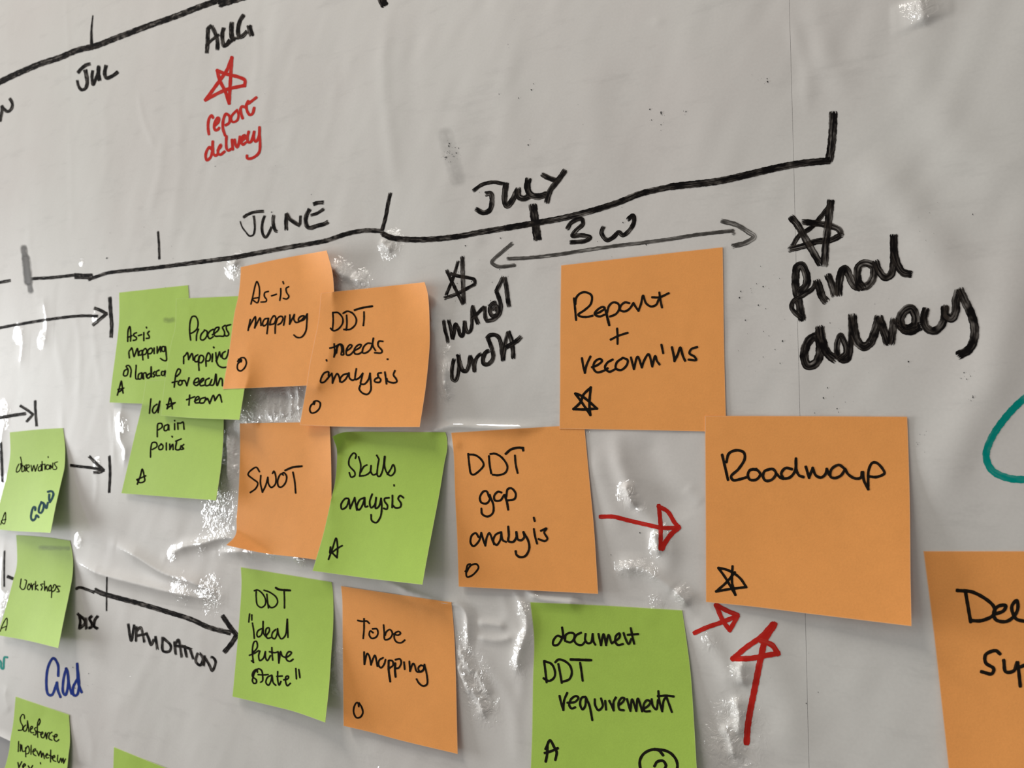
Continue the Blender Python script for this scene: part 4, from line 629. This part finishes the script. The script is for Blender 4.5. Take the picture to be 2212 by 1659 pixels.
roadmap|lettering|N|1500 880 500|27|265 455 290 560 320 690;305 520 330 440 400 410 470 430 480 490 420 590 350 660 370 695 440 685 490 670;590 590 530 600 510 650 530 690 590 690 630 640 600 600 560 590;720 590 670 610 655 660 680 700 740 690 780 630 750 590 720 590;780 630 820 670 850 680 910 670 960 610 970 490/975 600 1000 650 1040 665;930 590 870 580 830 630 850 680;1065 570 1080 620 1095 670/1130 580/1160 650 1210 670 1250 640 1265 590/1285 640;1440 590 1380 550 1310 590 1300 660 1340 675 1400 650 1440 590/1470 640 1540 680 1590 670 1600 620;1610 620 1620 700 1660 780/1660 700 1665 600 1700 530 1740 530 1800 590 1815 630 1740 665 1670 660
roadmap|star|N|1480 1180 520|24|305 200 370 290 460 445/430 330 435 185;455 240 380 330 285 415/400 395 560 375/510 300 450 250 380 215 310 200
F|arrow|R|1480 1180 520|42|90 795 200 745 330 700 480 640;285 545 350 690 410 770/450 700 480 645;285 540 400 600 480 630|short red arrow under the corner of the roadmap note
F|arrow|R|1480 1180 520|50|@58 565 1800 575 1659 600 1500 650 1250 700 1000 740 850 820 720;800 720 700 830 560 930 440 1032/600 1030 760 1000 850 985/800 910 700 870|tall red arrow rising to the roadmap note
F|arrow|R|1280 1020 280|72|140 760 350 760 600 820 900 890 1200 950 1460 945;1130 580 1160 900 1160 1300;1130 585 1280 670 1400 860 1465 930;@85 1465 950 1350 1050 1240 1200 1190 1300|red arrow from the gap note to the roadmap note
G|drawn_loop|E|1960 820 959.4|36|900 30 760 20 660 45 570 105 480 200 415 300 392 380 420 450 500 490 600 498 720 490 900 460 1000 350 1000 150 900 30|teal marker loop cut by the frame
delivery|lettering|N|1960 820 959.4|18|290 1060 315 1205;250 1050 330 1060 430 1130 430 1170 370 1200 315 1200;430 1170 480 1150 490 1125 450 1130 430 1160 440 1195 490 1205 530 1180 550 1140 545 1100 520 1130 540 1190 590 1205
delivery|lettering|N|1960 820 959.4|18|460 1365 440 1350 390 1370 390 1410 430 1440 420 1465 370 1455;480 1400 490 1455 530 1450 545 1410;550 1410 562 1525;565 1430 600 1415
"""
for key, name, ik, items, label in parse(TRACE):
    V, F, A = strokes_mesh(key, items, ik)
    if len(F) == 0: continue
    par = THINGS[key]; off = np.array(par.location)
    o = mesh_obj(name, V - off, F, INK[ik], parent=par, cols=A)
    if label: o['label'] = label
    elif key in 'FG' and name == 'tick_mark': o['label'] = 'black marker tick'

# specks of dried ink, too many to count
rs = np.random.RandomState(3)
SP = [(975, 330, 22, 30), (1650, 170, 18, 7), (1415, 262, 30, 10), (1480, 242, 6, 5), (2088, 812, 16, 8), (2095, 860, 10, 5), (1990, 950, 26, 9), (1080, 560, 90, 10), (1330, 490, 120, 8),
      (1640, 620, 60, 14), (1650, 760, 60, 14), (1900, 740, 120, 16), (1820, 880, 60, 10), (1380, 1180, 60, 6), (300, 560, 120, 8), (560, 380, 120, 10), (190, 1460, 60, 7), (1010, 620, 60, 8), (2020, 480, 60, 8), (1200, 200, 200, 12), (1730, 1460, 60, 4)]
for key, film, pick in (('F', film_a, lambda x: x < 1715), ('G', film_b, lambda x: x >= 1735)):
    pts = [(cx + rs.randn() * r * .5, cy + rs.randn() * r * .5, .5 + rs.rand() ** 3 * 1.7) for cx, cy, r, n in SP for _ in range(n)]
    pts = [p for p in pts if pick(p[0])]
    V, F = [], []
    for k, (x, y, r) in enumerate(pts):
        a = np.linspace(0, 2 * np.pi, 6, endpoint=False) + rs.rand(); rr = r * (.6 + .6 * rs.rand(6))
        V.append(np.stack([x + rr * np.cos(a), y + rr * np.sin(a)], -1)); F.append(tuple(range(k * 6 + 5, k * 6 - 1, -1)))
    q = W3(on_film(np.vstack(V), .2))
    o = mesh_obj('ink_speck', q, F, plain('dried_ink_' + key, (.03, .028, .026)), parent=film); o['kind'] = 'stuff'
